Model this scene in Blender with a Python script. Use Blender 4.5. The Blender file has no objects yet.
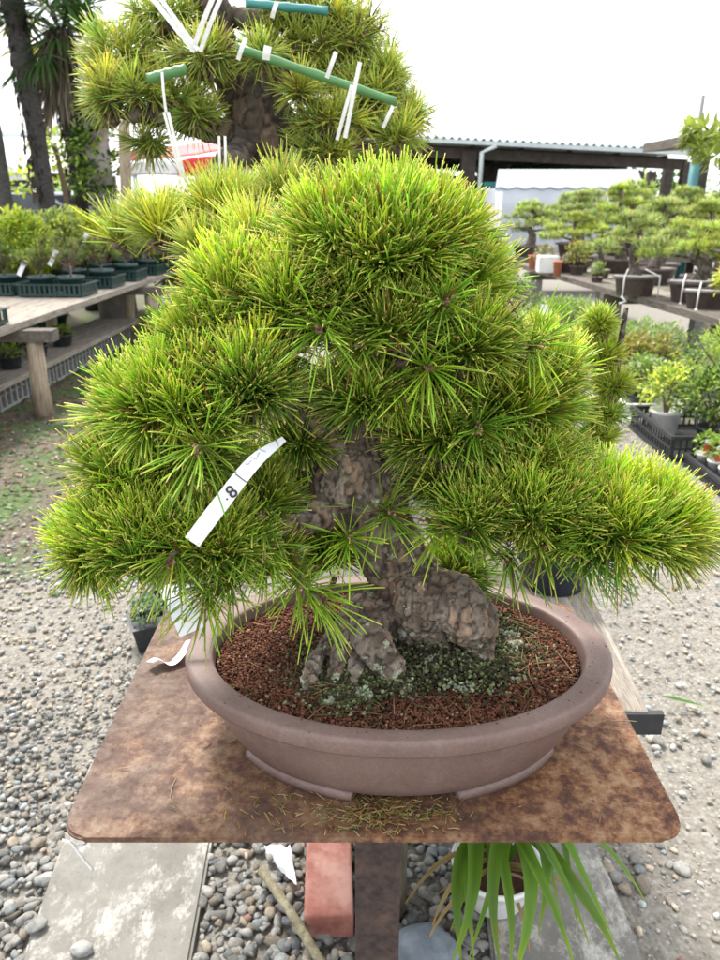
import bpy, bmesh, math, random
import numpy as np
from mathutils import Vector, Matrix, noise

random.seed(7)
RNG = np.random.default_rng(7)
scene = bpy.context.scene
COL = bpy.data.collections.new('nursery'); scene.collection.children.link(COL)
PI = math.pi

# ------------------------------------------------------------------ camera model
H = 1.30; PITCH = math.radians(20.5); F = 750.0
CP, SP = math.cos(PITCH), math.sin(PITCH)
def at(px, py, Y):
    """world point seen at pixel (720x960 picture) px,py on the upright plane y=Y"""
    a = (px-360)/F; b = -(py-480)/F
    t = Y/(CP+b*SP)
    return Vector((a*t, Y, H+t*(-SP+b*CP)))
def on(px, py, z=0.0):
    """world point seen at px,py on the level plane z"""
    a = (px-360)/F; b = -(py-480)/F
    t = (z-H)/(-SP+b*CP)
    return Vector((a*t, t*(CP+b*SP), z))

cam = bpy.data.cameras.new('camera'); co = bpy.data.objects.new('camera', cam); COL.objects.link(co)
co.location = (0, 0, H); co.rotation_euler = (PI/2-PITCH, 0, 0)
cam.sensor_fit = 'VERTICAL'; cam.sensor_height = 36; cam.lens = F/960*36
cam.clip_start = 0.05; cam.clip_end = 400
cam.dof.use_dof = True; cam.dof.focus_distance = 0.84; cam.dof.aperture_fstop = 11
scene.camera = co

# ------------------------------------------------------------------ materials
def mat(name):
    m = bpy.data.materials.new(name); m.use_nodes = True
    nt = m.node_tree; b = nt.nodes['Principled BSDF']
    return m, nt, b
def N(nt, typ, **kw):
    n = nt.nodes.new(typ)
    for k, v in kw.items():
        if k[0] == '_': setattr(n, k[1:], v)
        else:
            key = k.replace('__', ' ')
            n.inputs[key].default_value = v
    return n
def L(nt, a, b): nt.links.new(a, b)
def coords(nt, scale=(1,1,1)):
    tc = N(nt, 'ShaderNodeTexCoord'); mp = N(nt, 'ShaderNodeMapping'); mp.inputs['Scale'].default_value = scale
    L(nt, tc.outputs['Object'], mp.inputs['Vector']); return mp.outputs['Vector']
def ramp(nt, fac, stops):
    r = N(nt, 'ShaderNodeValToRGB'); cr = r.color_ramp
    while len(cr.elements) < len(stops): cr.elements.new(0.5)
    for e, (p, c) in zip(cr.elements, stops):
        e.position = p; e.color = (c[0], c[1], c[2], 1) if len(c) == 3 else c
    L(nt, fac, r.inputs['Fac']); return r.outputs['Color']
def noise_tex(nt, vec, scale, detail=6, rough=.6, dist=0):
    n = N(nt, 'ShaderNodeTexNoise'); n.inputs['Scale'].default_value = scale
    n.inputs['Detail'].default_value = detail; n.inputs['Roughness'].default_value = rough
    n.inputs['Distortion'].default_value = dist
    L(nt, vec, n.inputs['Vector']); return n.outputs['Fac']
def voro(nt, vec, scale, feature='F1', rnd=1.0):
    n = N(nt, 'ShaderNodeTexVoronoi'); n.feature = feature; n.inputs['Scale'].default_value = scale
    n.inputs['Randomness'].default_value = rnd
    L(nt, vec, n.inputs['Vector']); return n
def mix(nt, fac, a, b, mode='MIX'):
    m = N(nt, 'ShaderNodeMix'); m.data_type = 'RGBA'; m.blend_type = mode
    for sock, v in ((m.inputs[0], fac), (m.inputs[6], a), (m.inputs[7], b)):
        if isinstance(v, (int, float)): sock.default_value = v
        elif isinstance(v, tuple): sock.default_value = (v[0], v[1], v[2], 1)
        else: L(nt, v, sock)
    return m.outputs[2]
def math_n(nt, op, a, b=0.0):
    m = N(nt, 'ShaderNodeMath'); m.operation = op
    for s, v in ((m.inputs[0], a), (m.inputs[1], b)):
        if isinstance(v, (int, float)): s.default_value = v
        else: L(nt, v, s)
    return m.outputs[0]
def bump(nt, b, h, strength=.5, dist=.01, prev=None):
    n = N(nt, 'ShaderNodeBump'); n.inputs['Strength'].default_value = strength; n.inputs['Distance'].default_value = dist
    L(nt, h, n.inputs['Height'])
    if prev is not None: L(nt, prev, n.inputs['Normal'])
    L(nt, n.outputs['Normal'], b.inputs['Normal']); return n.outputs['Normal']
def simple(name, c1, c2, scale=20, rough=.8, bs=.3, bd=.003, stretch=(1,1,1), metal=0, stain=None):
    m, nt, b = mat(name); v = coords(nt, stretch)
    n = noise_tex(nt, v, scale)
    c = ramp(nt, n, [(.3, c1), (.7, c2)])
    if stain:
        s = noise_tex(nt, v, scale*.23, 4, .7)
        c = mix(nt, ramp(nt, s, [(.5, (0,0,0)), (.68, (1,1,1))]), c, stain)
    L(nt, c, b.inputs['Base Color']); b.inputs['Roughness'].default_value = rough; b.inputs['Metallic'].default_value = metal
    if bs: bump(nt, b, noise_tex(nt, v, scale*2.5), bs, bd)
    return m
def attr_mat(name, rough=.6, transl=0.0, spec=.4, bumpy=None):
    m, nt, b = mat(name)
    a = N(nt, 'ShaderNodeAttribute'); a.attribute_name = 'Col'
    c = a.outputs['Color']
    if bumpy:
        v = coords(nt); n = noise_tex(nt, v, bumpy)
        c = mix(nt, 1.0, c, ramp(nt, n, [(.25, (.6,.6,.6)), (.75, (1.25,1.25,1.25))]), 'MULTIPLY')
        bump(nt, b, n, .5, .004)
    L(nt, c, b.inputs['Base Color'])
    b.inputs['Roughness'].default_value = rough; b.inputs['Specular IOR Level'].default_value = spec
    if transl:
        out = nt.nodes['Material Output']; t = N(nt, 'ShaderNodeBsdfTranslucent'); L(nt, c, t.inputs['Color'])
        mx = N(nt, 'ShaderNodeMixShader'); mx.inputs[0].default_value = transl
        L(nt, b.outputs[0], mx.inputs[1]); L(nt, t.outputs[0], mx.inputs[2]); L(nt, mx.outputs[0], out.inputs['Surface'])
    return m

M = {}
M['needle'] = attr_mat('pine_needle', .36, .45, .5)
M['leaf'] = attr_mat('leaf', .45, .45, .4)
M['stone'] = attr_mat('stone', .85, 0, .3, 90)
M['granule'] = attr_mat('granule', .9, 0, .2)
M['twig'] = simple('twig', (.07,.045,.03), (.16,.11,.075), 120, .9)
# bark
def bark(name, dark, mid, light, scale=38, lichen=None, bd=.006):
    m, nt, b = mat(name); v = coords(nt, (1.4,1.4,.55))
    n1 = noise_tex(nt, v, scale*.9, 8, .7, .6)
    w = mix(nt, .06, v, noise_vec(nt, v, scale*1.3))
    vo = voro(nt, w, scale*1.25, 'DISTANCE_TO_EDGE')
    ck = math_n(nt, 'ADD', vo.outputs['Distance'], math_n(nt, 'MULTIPLY', math_n(nt, 'SUBTRACT', noise_tex(nt, v, scale*.6, 5, .7), .5), .55))
    crack = ramp(nt, ck, [(0.0, (.12,.12,.12)), (.13, (1,1,1))])
    c = ramp(nt, n1, [(.28, dark), (.52, mid), (.75, light)])
    if bd != .001:
        at_ = N(nt, 'ShaderNodeAttribute'); at_.attribute_name = 'Col'
        c = mix(nt, 1.0, at_.outputs['Color'], ramp(nt, noise_tex(nt, v, scale*4, 6, .7), [(.3,(.6,.6,.6)),(.7,(1.25,1.25,1.25))]), 'MULTIPLY')
    else: c = mix(nt, crack, tuple(x*.45 for x in dark), c)
    if lichen:
        v2 = coords(nt); ln = noise_tex(nt, v2, 55, 5, .65)
        sx = N(nt, 'ShaderNodeSeparateXYZ'); L(nt, v2, sx.inputs[0])
        zr = N(nt, 'ShaderNodeMapRange'); L(nt, sx.outputs['Z'], zr.inputs[0])
        zr.inputs[1].default_value = lichen[1]; zr.inputs[2].default_value = lichen[2]; zr.inputs[3].default_value = .13; zr.inputs[4].default_value = 0
        f = ramp(nt, math_n(nt, 'ADD', ln, zr.outputs[0]), [(.64, (0,0,0)), (.70, (1,1,1))])
        lc = ramp(nt, noise_tex(nt, v2, 130), [(.35, lichen[0]), (.65, (.5,.52,.42))])
        c = mix(nt, f, c, lc)
    L(nt, c, b.inputs['Base Color']); b.inputs['Roughness'].default_value = .92
    bump(nt, b, noise_tex(nt, v, scale*3, 8, .75), .7, bd*.35) if bd != .001 else bump(nt, b, n1, .9, .006, bump(nt, b, crack, .8, .006))
    return m
def noise_vec(nt, vec, scale):
    n = N(nt, 'ShaderNodeTexNoise'); n.inputs['Scale'].default_value = scale; n.inputs['Detail'].default_value = 3
    L(nt, vec, n.inputs['Vector']); return n.outputs['Color']
M['bark'] = bark('pine_bark', (.06,.04,.03), (.19,.145,.115), (.36,.31,.26), 34, ((.2,.24,.12), .74, .90))
M['bark_small'] = bark('small_bark', (.05,.04,.03), (.16,.13,.105), (.34,.30,.25), 26, None, .001)
M['bark_far'] = bark('old_pine_bark', (.05,.04,.03), (.16,.13,.105), (.34,.30,.25), 26, None, .012)
# rust plate
def rust():
    m, nt, b = mat('rusty_steel'); v = coords(nt)
    big = noise_tex(nt, v, 5.5, 8, .65, .3); mid = noise_tex(nt, v, 42, 10, .72, .1); fine = noise_tex(nt, v, 160, 6, .7)
    c = ramp(nt, mid, [(.38, (.065,.027,.017)), (.46, (.115,.048,.027)), (.52, (.22,.10,.04)), (.62, (.31,.19,.10))])
    c2 = ramp(nt, mid, [(.28, (.06,.038,.028)), (.46, (.09,.058,.043)), (.56,(.108,.073,.054)), (.72, (.145,.108,.083))])
    sx = N(nt, 'ShaderNodeSeparateXYZ'); L(nt, v, sx.inputs[0])
    side = N(nt, 'ShaderNodeMapRange'); L(nt, sx.outputs['X'], side.inputs[0])
    side.inputs[1].default_value = -.35; side.inputs[2].default_value = .35; side.inputs[3].default_value = -.16; side.inputs[4].default_value = .20
    c = mix(nt, ramp(nt, math_n(nt, 'ADD', big, side.outputs[0]), [(.30, (0,0,0)), (.72, (1,1,1))]), c2, c)
    vv = voro(nt, v, 60); spots = ramp(nt, math_n(nt, 'ADD', vv.outputs['Distance'], math_n(nt, 'MULTIPLY', fine, .5)), [(.36, (1,1,1)), (.42, (0,0,0))])
    vv2 = voro(nt, v, 170); sp2 = ramp(nt, math_n(nt, 'ADD', vv2.outputs['Distance'], math_n(nt, 'MULTIPLY', mid, .7)), [(.46, (1,1,1)), (.52, (0,0,0))])
    c = mix(nt, math_n(nt, 'MULTIPLY', sp2, .6), c, (.17,.06,.025))
    c = mix(nt, math_n(nt, 'MULTIPLY', spots, .7), c, (.075,.03,.02))
    dust = ramp(nt, noise_tex(nt, v, 9, 7, .7), [(.55, (0,0,0)), (.75, (1,1,1))])
    c = mix(nt, math_n(nt, 'MULTIPLY', dust, .12), c, (.36,.30,.24))
    c = mix(nt, 1.0, c, ramp(nt, fine, [(.3, (.72,.72,.72)), (.7, (1.2,1.2,1.2))]), 'MULTIPLY')
    L(nt, c, b.inputs['Base Color']); b.inputs['Metallic'].default_value = .1
    L(nt, ramp(nt, mid, [(.3, (.8,.8,.8)), (.7, (.5,.5,.5))]), b.inputs['Roughness']); b.inputs['Specular IOR Level'].default_value = .3
    nn = bump(nt, b, mid, .35, .002); bump(nt, b, fine, .35, .0008, nn)
    return m
M['rust'] = rust()
M['rust_dark'] = simple('dark_rusted_steel', (.022,.014,.012), (.075,.05,.042), 60, .8, .5, .002, stain=(.10,.06,.045))
def clay():
    m, nt, b = mat('unglazed_clay'); v = coords(nt)
    n = noise_tex(nt, v, 7, 6, .6); f = noise_tex(nt, v, 420, 3, .6)
    c = ramp(nt, n, [(.3, (.122,.074,.060)), (.7, (.188,.125,.106))])
    st = ramp(nt, noise_tex(nt, v, 30, 8, .75), [(.62, (0,0,0)), (.72, (1,1,1))])
    c = mix(nt, math_n(nt, 'MULTIPLY', st, .45), c, (.12,.075,.06))
    wm = ramp(nt, noise_tex(nt, coords(nt,(1,1,.5)), 16, 9, .75, .4), [(.54,(0,0,0)),(.6,(1,1,1)),(.66,(.2,.2,.2))])
    c = mix(nt, math_n(nt,'MULTIPLY',wm,.10), c, (.33,.27,.245))
    fg = noise_tex(nt, v, 300, 4, .7); c = mix(nt, 1.0, c, ramp(nt, fg, [(.3,(.82,.82,.82)),(.7,(1.14,1.14,1.14))]), 'MULTIPLY')
    sp = ramp(nt, voro(nt, v, 130).outputs['Distance'], [(.10, (1,1,1)), (.15, (0,0,0))])
    c = mix(nt, math_n(nt, 'MULTIPLY', sp, .45), c, (.10,.06,.05))
    L(nt, c, b.inputs['Base Color']); b.inputs['Roughness'].default_value = .56
    nn = bump(nt, b, f, .25, .0006); bump(nt, b, n, .2, .003, nn)
    return m
M['clay'] = clay()
M['soil'] = simple('dark_soil', (.03,.013,.009), (.10,.035,.02), 160, .95, .8, .004)
M['moss'] = attr_mat('moss', .95, 0, .1, 200)
def concrete():
    m, nt, b = mat('concrete'); v = coords(nt)
    n = noise_tex(nt, v, 12, 9, .7); f = noise_tex(nt, v, 150, 5, .7)
    c = ramp(nt, n, [(.3, (.115,.108,.092)), (.7, (.20,.19,.168))])
    st = ramp(nt, noise_tex(nt, coords(nt, (1.3,.8,1)), 6, 10, .78, 0), [(.51, (0,0,0)), (.62, (1,1,1))])
    c = mix(nt, math_n(nt, 'MULTIPLY', st, .75), c, (.50,.48,.43))
    sp = ramp(nt, voro(nt, v, 60).outputs['Distance'], [(.14, (1,1,1)), (.2, (0,0,0))])
    c = mix(nt, math_n(nt, 'MULTIPLY', sp, .25), c, (.06,.06,.05))
    L(nt, c, b.inputs['Base Color']); b.inputs['Roughness'].default_value = .9
    nn = bump(nt, b, n, .4, .004); bump(nt, b, f, .4, .0015, nn)
    return m
M['concrete'] = concrete()
def ground_mat():
    m, nt, b = mat('gravel_ground'); v = coords(nt)
    n = noise_tex(nt, v, 1.7, 8, .65); f = noise_tex(nt, v, 40, 8, .75)
    vo = voro(nt, v, 85); vo2 = voro(nt, v, 38)
    sand = ramp(nt, f, [(.3, (.11,.098,.08)), (.5, (.20,.182,.152)), (.72, (.31,.29,.25))])
    cellc = N(nt, 'ShaderNodeSeparateColor'); L(nt, vo.outputs['Color'], cellc.inputs[0])
    pc = ramp(nt, cellc.outputs[0], [(.0, (.09,.09,.08)), (.5, (.20,.185,.16)), (1, (.34,.325,.29))])
    sand = mix(nt, ramp(nt, vo.outputs['Distance'], [(.25, (.8,.8,.8)), (.5, (0,0,0))]), sand, pc)
    dirt = ramp(nt, f, [(.3, (.05,.038,.028)), (.55, (.12,.095,.07)), (.75, (.22,.19,.15))])
    weed = ramp(nt, f, [(.3, (.03,.055,.012)), (.6, (.08,.13,.03)), (.8, (.16,.2,.06))])
    sx = N(nt, 'ShaderNodeSeparateXYZ'); L(nt, v, sx.inputs[0])
    mr = N(nt, 'ShaderNodeMapRange'); L(nt, sx.outputs['X'], mr.inputs[0])
    mr.inputs[1].default_value = -1.35; mr.inputs[2].default_value = -.75; mr.inputs[3].default_value = 1; mr.inputs[4].default_value = 0
    my = N(nt, 'ShaderNodeMapRange'); L(nt, sx.outputs['Y'], my.inputs[0])
    my.inputs[1].default_value = 2.1; my.inputs[2].default_value = 3.0; my.inputs[3].default_value = 0; my.inputs[4].default_value = 1
    left = math_n(nt, 'MULTIPLY', mr.outputs[0], my.outputs[0])
    k = math_n(nt, 'ADD', math_n(nt, 'MULTIPLY', left, .55), math_n(nt, 'MULTIPLY', n, .6))
    c = mix(nt, ramp(nt, k, [(.45, (0,0,0)), (.62, (1,1,1))]), sand, dirt)
    wn = noise_tex(nt, v, 3.3, 8, .7)
    kw = math_n(nt, 'MULTIPLY', left, ramp(nt, wn, [(.47, (0,0,0)), (.56, (1,1,1))]))
    c = mix(nt, math_n(nt, 'MULTIPLY', kw, .85), c, weed)
    L(nt, c, b.inputs['Base Color']); b.inputs['Roughness'].default_value = .95
    hh = math_n(nt, 'ADD', math_n(nt, 'MULTIPLY', vo.outputs['Distance'], -1), f)
    nn = bump(nt, b, hh, .7, .008); bump(nt, b, vo2.outputs['Distance'], .3, .008, nn)
    return m
M['ground'] = ground_mat()
def wood(name, a, bb, c3, sc=6, stretch=(14,1,14)):
    m, nt, b = mat(name); v = coords(nt, stretch)
    n = noise_tex(nt, v, sc, 8, .65, .5); f = noise_tex(nt, v, sc*6, 5, .7)
    c = ramp(nt, n, [(.3, a), (.5, bb), (.72, c3)])
    c = mix(nt, 1.0, c, ramp(nt, f, [(.35, (.65,.65,.65)), (.65, (1.15,1.15,1.15))]), 'MULTIPLY')
    L(nt, c, b.inputs['Base Color']); b.inputs['Roughness'].default_value = .88
    nn = bump(nt, b, n, .5, .006); bump(nt, b, f, .4, .003, nn); return m
M['board'] = wood('weathered_board', (.12,.10,.08), (.26,.225,.18), (.42,.38,.32))
M['board_dark'] = wood('dark_board', (.05,.042,.035), (.12,.10,.08), (.22,.195,.165))  # darker tones of the weathered board
M['log'] = wood('peeled_log', (.16,.12,.085), (.33,.26,.18), (.48,.40,.30), 5, (14,14,1))
M['oldlog'] = wood('old_post', (.05,.04,.028), (.14,.115,.075), (.26,.22,.15), 5, (10,10,1.5))
M['brick'] = simple('red_brick', (.21,.07,.05), (.33,.135,.10), 40, .8, .35, .002, stain=(.38,.21,.17))
M['paper'] = simple('white_paper', (.74,.75,.78), (.84,.85,.88), 30, .55, 0)
M['ink'] = simple('ink', (.02,.02,.02), (.03,.03,.03), 30, .6, 0)
M['inkgrey'] = simple('faded_ink', (.36,.36,.37), (.46,.46,.47), 30, .6, 0)
M['darkgreenplastic'] = simple('dark_green_plastic', (.012,.035,.032), (.02,.055,.05), 20, .4, 0)
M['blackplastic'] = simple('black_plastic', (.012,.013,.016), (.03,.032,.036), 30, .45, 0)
M['bluepot'] = simple('dark_blue_glaze', (.012,.016,.028), (.028,.035,.055), 20, .35, 0)
M['whiteplastic'] = simple('white_plastic', (.6,.6,.58), (.75,.75,.73), 20, .5, 0)
M['greyblock'] = simple('grey_block', (.16,.16,.15), (.29,.29,.27), 40, .85, .4, .003)
M['redlabel'] = simple('red_label', (.5,.06,.03), (.6,.12,.06), 20, .6, 0)
M['terracotta'] = simple('terracotta', (.38,.12,.06), (.5,.19,.10), 30, .8, .2, .002)
M['bonsaipot'] = simple('brown_pot', (.07,.05,.045), (.14,.105,.095), 30, .6, .2, .002)
M['rope'] = simple('white_rope', (.62,.62,.6), (.78,.78,.75), 200, .8, .4, .001)
M['bamboo'] = simple('green_bamboo', (.05,.16,.05), (.10,.24,.08), 12, .4, .1, .001)
M['tealbamboo'] = simple('teal_bamboo', (.03,.17,.17), (.06,.26,.24), 12, .4, .1, .001)
M['drystick'] = wood('dry_stick', (.12,.10,.06), (.24,.21,.13), (.36,.33,.22), 8, (6,6,6))
M['bluestone'] = simple('blue_grey_stone', (.10,.12,.14), (.20,.23,.26), 30, .75, .4, .004)
M['zinc'] = simple('zinc_sheet', (.42,.46,.46), (.58,.62,.62), 4, .5, .1, .003)
M['zincgreen'] = simple('gutter_paint', (.38,.43,.42), (.5,.55,.53), 4, .5, 0)
M['darkwood'] = simple('dark_timber', (.03,.024,.02), (.07,.055,.045), 6, .9, .2, .004)
M['tarp'] = simple('pale_tarp', (.25,.28,.31), (.32,.355,.39), 1.2, .5, .4, .05)
M['tarpside'] = simple('grey_tarp', (.36,.39,.42), (.46,.49,.53), 1.5, .6, .4, .05)
M['redcloth'] = simple('red_cloth', (.5,.02,.025), (.62,.035,.04), 3, .7, .2, .01)
M['pinkcloth'] = simple('faded_red_cloth', (.42,.07,.07), (.5,.11,.11), 3, .7, .2, .01)
M['whitewall'] = simple('white_wall', (.62,.61,.58), (.74,.73,.7), 1.3, .85, .1, .01)
M['carpaint'] = simple('dark_car_paint', (.02,.022,.028), (.035,.037,.045), 3, .25, 0)
M['carwhite'] = simple('white_car_paint', (.7,.7,.7), (.76,.76,.76), 3, .25, 0)
M['glass'] = simple('car_glass', (.03,.04,.045), (.06,.07,.075), 3, .1, 0)
M['tyre'] = simple('tyre', (.01,.01,.01), (.02,.02,.02), 30, .8, 0)
M['palmtrunk'] = simple('palm_fibre', (.02,.014,.011), (.075,.055,.045), 25, .95, 1.0, .03, (1,1,4))
M['palmgrey'] = simple('ringed_palm_trunk', (.045,.04,.038), (.12,.11,.105), 14, .95, 1.0, .02, (1,1,6))
M['greytrunk'] = simple('smooth_grey_trunk', (.2,.18,.16), (.34,.31,.28), 10, .9, .3, .01)
M['tealpost'] = simple('teal_paint', (.02,.12,.13), (.03,.17,.18), 4, .6, 0)
M['bluetub'] = simple('blue_green_tub', (.06,.17,.17), (.10,.24,.24), 6, .5, 0)
M['stonegrey'] = simple('pebble', (.12,.12,.11), (.24,.24,.22), 60, .9, .4, .003)

# ------------------------------------------------------------------ object helpers
def tag(o, label=None, cat=None, group=None, kind=None):
    if label: o['label'] = label
    if cat: o['category'] = cat
    if group: o['group'] = group
    if kind: o['kind'] = kind
    return o
def thing(name, label, cat, loc=(0,0,0), rz=0, group=None):
    o = bpy.data.objects.new(name, None); COL.objects.link(o); o.empty_display_size = .05
    o.location = loc; o.rotation_euler = (0,0,rz)
    return tag(o, label, cat, group)

class MB:
    def __init__(s): s.v=[]; s.f=[]; s.c=[]; s.n=0; s.hc=False
    def add(s, v, f, c=None):
        """v (n,3), f list of (k,m) int arrays or one array, c (3,) or (n,3)"""
        v = np.asarray(v, dtype=np.float32).reshape(-1,3)
        if isinstance(f, np.ndarray) and f.ndim == 2: f = [f]
        elif not isinstance(f, list) or (f and not isinstance(f[0], np.ndarray)):
            g = {}
            for q in f: g.setdefault(len(q), []).append(q)
            f = [np.array(x) for x in g.values()]
        for a in f: s.f.append(a.astype(np.int64)+s.n)
        if c is None: c = (.5,.5,.5)
        else: s.hc = True
        c = np.asarray(c, dtype=np.float32)
        if c.ndim == 1: c = np.tile(c, (len(v),1))
        s.v.append(v); s.c.append(c); s.n += len(v); return s
    def build(s, name, m, parent=None, smooth=True, offset=None):
        v = np.concatenate(s.v)
        if offset is not None: v = v-np.array(offset, dtype=np.float32)
        me = bpy.data.meshes.new(name)
        me.vertices.add(len(v)); me.vertices.foreach_set('co', v.ravel())
        loops = np.concatenate([a.ravel() for a in s.f]); tot = np.concatenate([np.full(len(a), a.shape[1]) for a in s.f])
        start = np.concatenate([[0], np.cumsum(tot)[:-1]])
        me.loops.add(len(loops)); me.loops.foreach_set('vertex_index', loops.astype(np.int32))
        me.polygons.add(len(tot)); me.polygons.foreach_set('loop_start', start.astype(np.int32))
        me.polygons.foreach_set('use_smooth', np.full(len(tot), smooth))
        me.update(calc_edges=True); me.validate()
        if s.hc:
            a = me.color_attributes.new('Col', 'FLOAT_COLOR', 'POINT')
            c = np.concatenate(s.c); a.data.foreach_set('color', np.hstack([c, np.ones((len(c),1), np.float32)]).ravel())
        me.materials.append(M[m] if isinstance(m, str) else m)
        o = bpy.data.objects.new(name, me); COL.objects.link(o)
        if parent: o.parent = parent
        return o
    # shapes
    def box(s, c, size, rz=0, c3=None, tilt=None):
        x,y,z = [q/2 for q in size]
        v = np.array([(i*x,j*y,k*z) for k in (-1,1) for j in (-1,1) for i in (-1,1)])
        R = Matrix.Rotation(rz, 3, 'Z')
        if tilt: R = R @ Matrix.Rotation(tilt[0], 3, 'X') @ Matrix.Rotation(tilt[1], 3, 'Y')
        v = v @ np.array(R).T + np.array(c)
        return s.add(v, np.array([(0,2,3,1),(4,5,7,6),(0,1,5,4),(2,6,7,3),(0,4,6,2),(1,3,7,5)]), c3)
    def tube(s, pts, rad, n=8, col=None, cap=True):
        P_ = np.array([tuple(p) for p in pts], float); k = len(P_)
        r = np.full(k, rad, float) if np.isscalar(rad) else np.asarray(rad, float)
        T = np.gradient(P_, axis=0); T /= np.linalg.norm(T, axis=1)[:,None]+1e-12
        up = np.array((0,0,1.)) if abs(T[0][2]) < .9 else np.array((1.,0,0))
        u = np.cross(T[0], up); u /= np.linalg.norm(u); vs = []
        an = np.linspace(0, 2*PI, n, endpoint=False)
        for i in range(k):
            u = u-T[i]*np.dot(u, T[i]); u /= np.linalg.norm(u); w = np.cross(T[i], u)
            vs.append(P_[i]+r[i]*(np.cos(an)[:,None]*u+np.sin(an)[:,None]*w))
        v = np.concatenate(vs); q = []
        for i in range(k-1):
            for j in range(n):
                q.append((i*n+j, i*n+(j+1)%n, (i+1)*n+(j+1)%n, (i+1)*n+j))
        fs = [np.array(q)]
        if cap: fs.append(np.array([list(range(n))[::-1], list(range((k-1)*n, k*n))]))
        return s.add(v, fs, col)
    def lathe(s, prof, c, n=32, sx=1, sy=1, cap=True, col=None, rz=0):
        """prof list of (r,z)"""
        an = np.linspace(0, 2*PI, n, endpoint=False); vs = []
        for r, z in prof:
            x = r*np.cos(an)*sx; y = r*np.sin(an)*sy
            vs.append(np.stack([x*math.cos(rz)-y*math.sin(rz)+c[0], x*math.sin(rz)+y*math.cos(rz)+c[1], np.full(n, z+c[2])], 1))
        k = len(prof)
        q = [(i*n+j, i*n+(j+1)%n, (i+1)*n+(j+1)%n, (i+1)*n+j) for i in range(k-1) for j in range(n)]
        fs = [np.array(q)]
        if cap: fs.append(np.array([list(range(n))[::-1]]))
        return s.add(np.concatenate(vs), fs, col)
def smooth_path(pts, k=6):
    """Catmull-Rom through (x,y,z,r) rows"""
    P_ = np.array([tuple(p) for p in pts], float); P_ = np.vstack([2*P_[0]-P_[1], P_, 2*P_[-1]-P_[-2]])
    out = []
    for i in range(1, len(P_)-2):
        for t in np.linspace(0, 1, k, endpoint=False):
            a,b,c,d = P_[i-1],P_[i],P_[i+1],P_[i+2]
            out.append(.5*((2*b)+(-a+c)*t+(2*a-5*b+4*c-d)*t*t+(-a+3*b-3*c+d)*t**3))
    out.append(P_[-2]); return np.array(out)
def norm(a): return a/(np.linalg.norm(a, axis=-1, keepdims=True)+1e-12)

# needles, vectorised: every needle is a thin three sided tapering curved blade
def needles(mb, base, d, length, width, bend, cols, tipcol, rings=(0,.35,.7,.92,1.0), wprof=(.7,1,.95,.85,.6)):
    n = len(base)
    up = np.tile(np.array([0.,0,1]), (n,1)); alt = np.tile(np.array([1.,0,0]), (n,1))
    ref = np.where(np.abs(d[:,2:3]) > .95, alt, up)
    u = norm(np.cross(d, ref)); w = norm(np.cross(d, u))
    ph = RNG.uniform(0, 2*PI, n)
    k = len(rings); V = np.zeros((n, k, 3, 3), np.float32); C = np.zeros((n, k, 3, 3), np.float32)
    for i, (t, wp) in enumerate(zip(rings, wprof)):
        ctr = base+d*(length*t)[:,None]+bend*(length*t*t)[:,None]
        for j in range(3):
            a = ph+j*2*PI/3
            V[:,i,j] = ctr+(u*np.cos(a)[:,None]+w*np.sin(a)[:,None])*(width*wp)[:,None]*.5
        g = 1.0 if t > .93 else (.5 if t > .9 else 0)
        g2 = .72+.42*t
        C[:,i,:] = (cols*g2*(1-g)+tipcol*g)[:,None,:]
    idx = np.arange(n)[:,None,None]*(k*3)
    q = np.array([(i*3+j, i*3+(j+1)%3, (i+1)*3+(j+1)%3, (i+1)*3+j) for i in range(k-1) for j in range(3)])
    F1 = (idx+q[None]).reshape(-1,4)
    cap = np.array([[(k-1)*3, (k-1)*3+1, (k-1)*3+2]]); F2 = (idx+cap[None]).reshape(-1,3)
    mb.add(V.reshape(-1,3), [F1, F2], C.reshape(-1,3))

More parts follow.
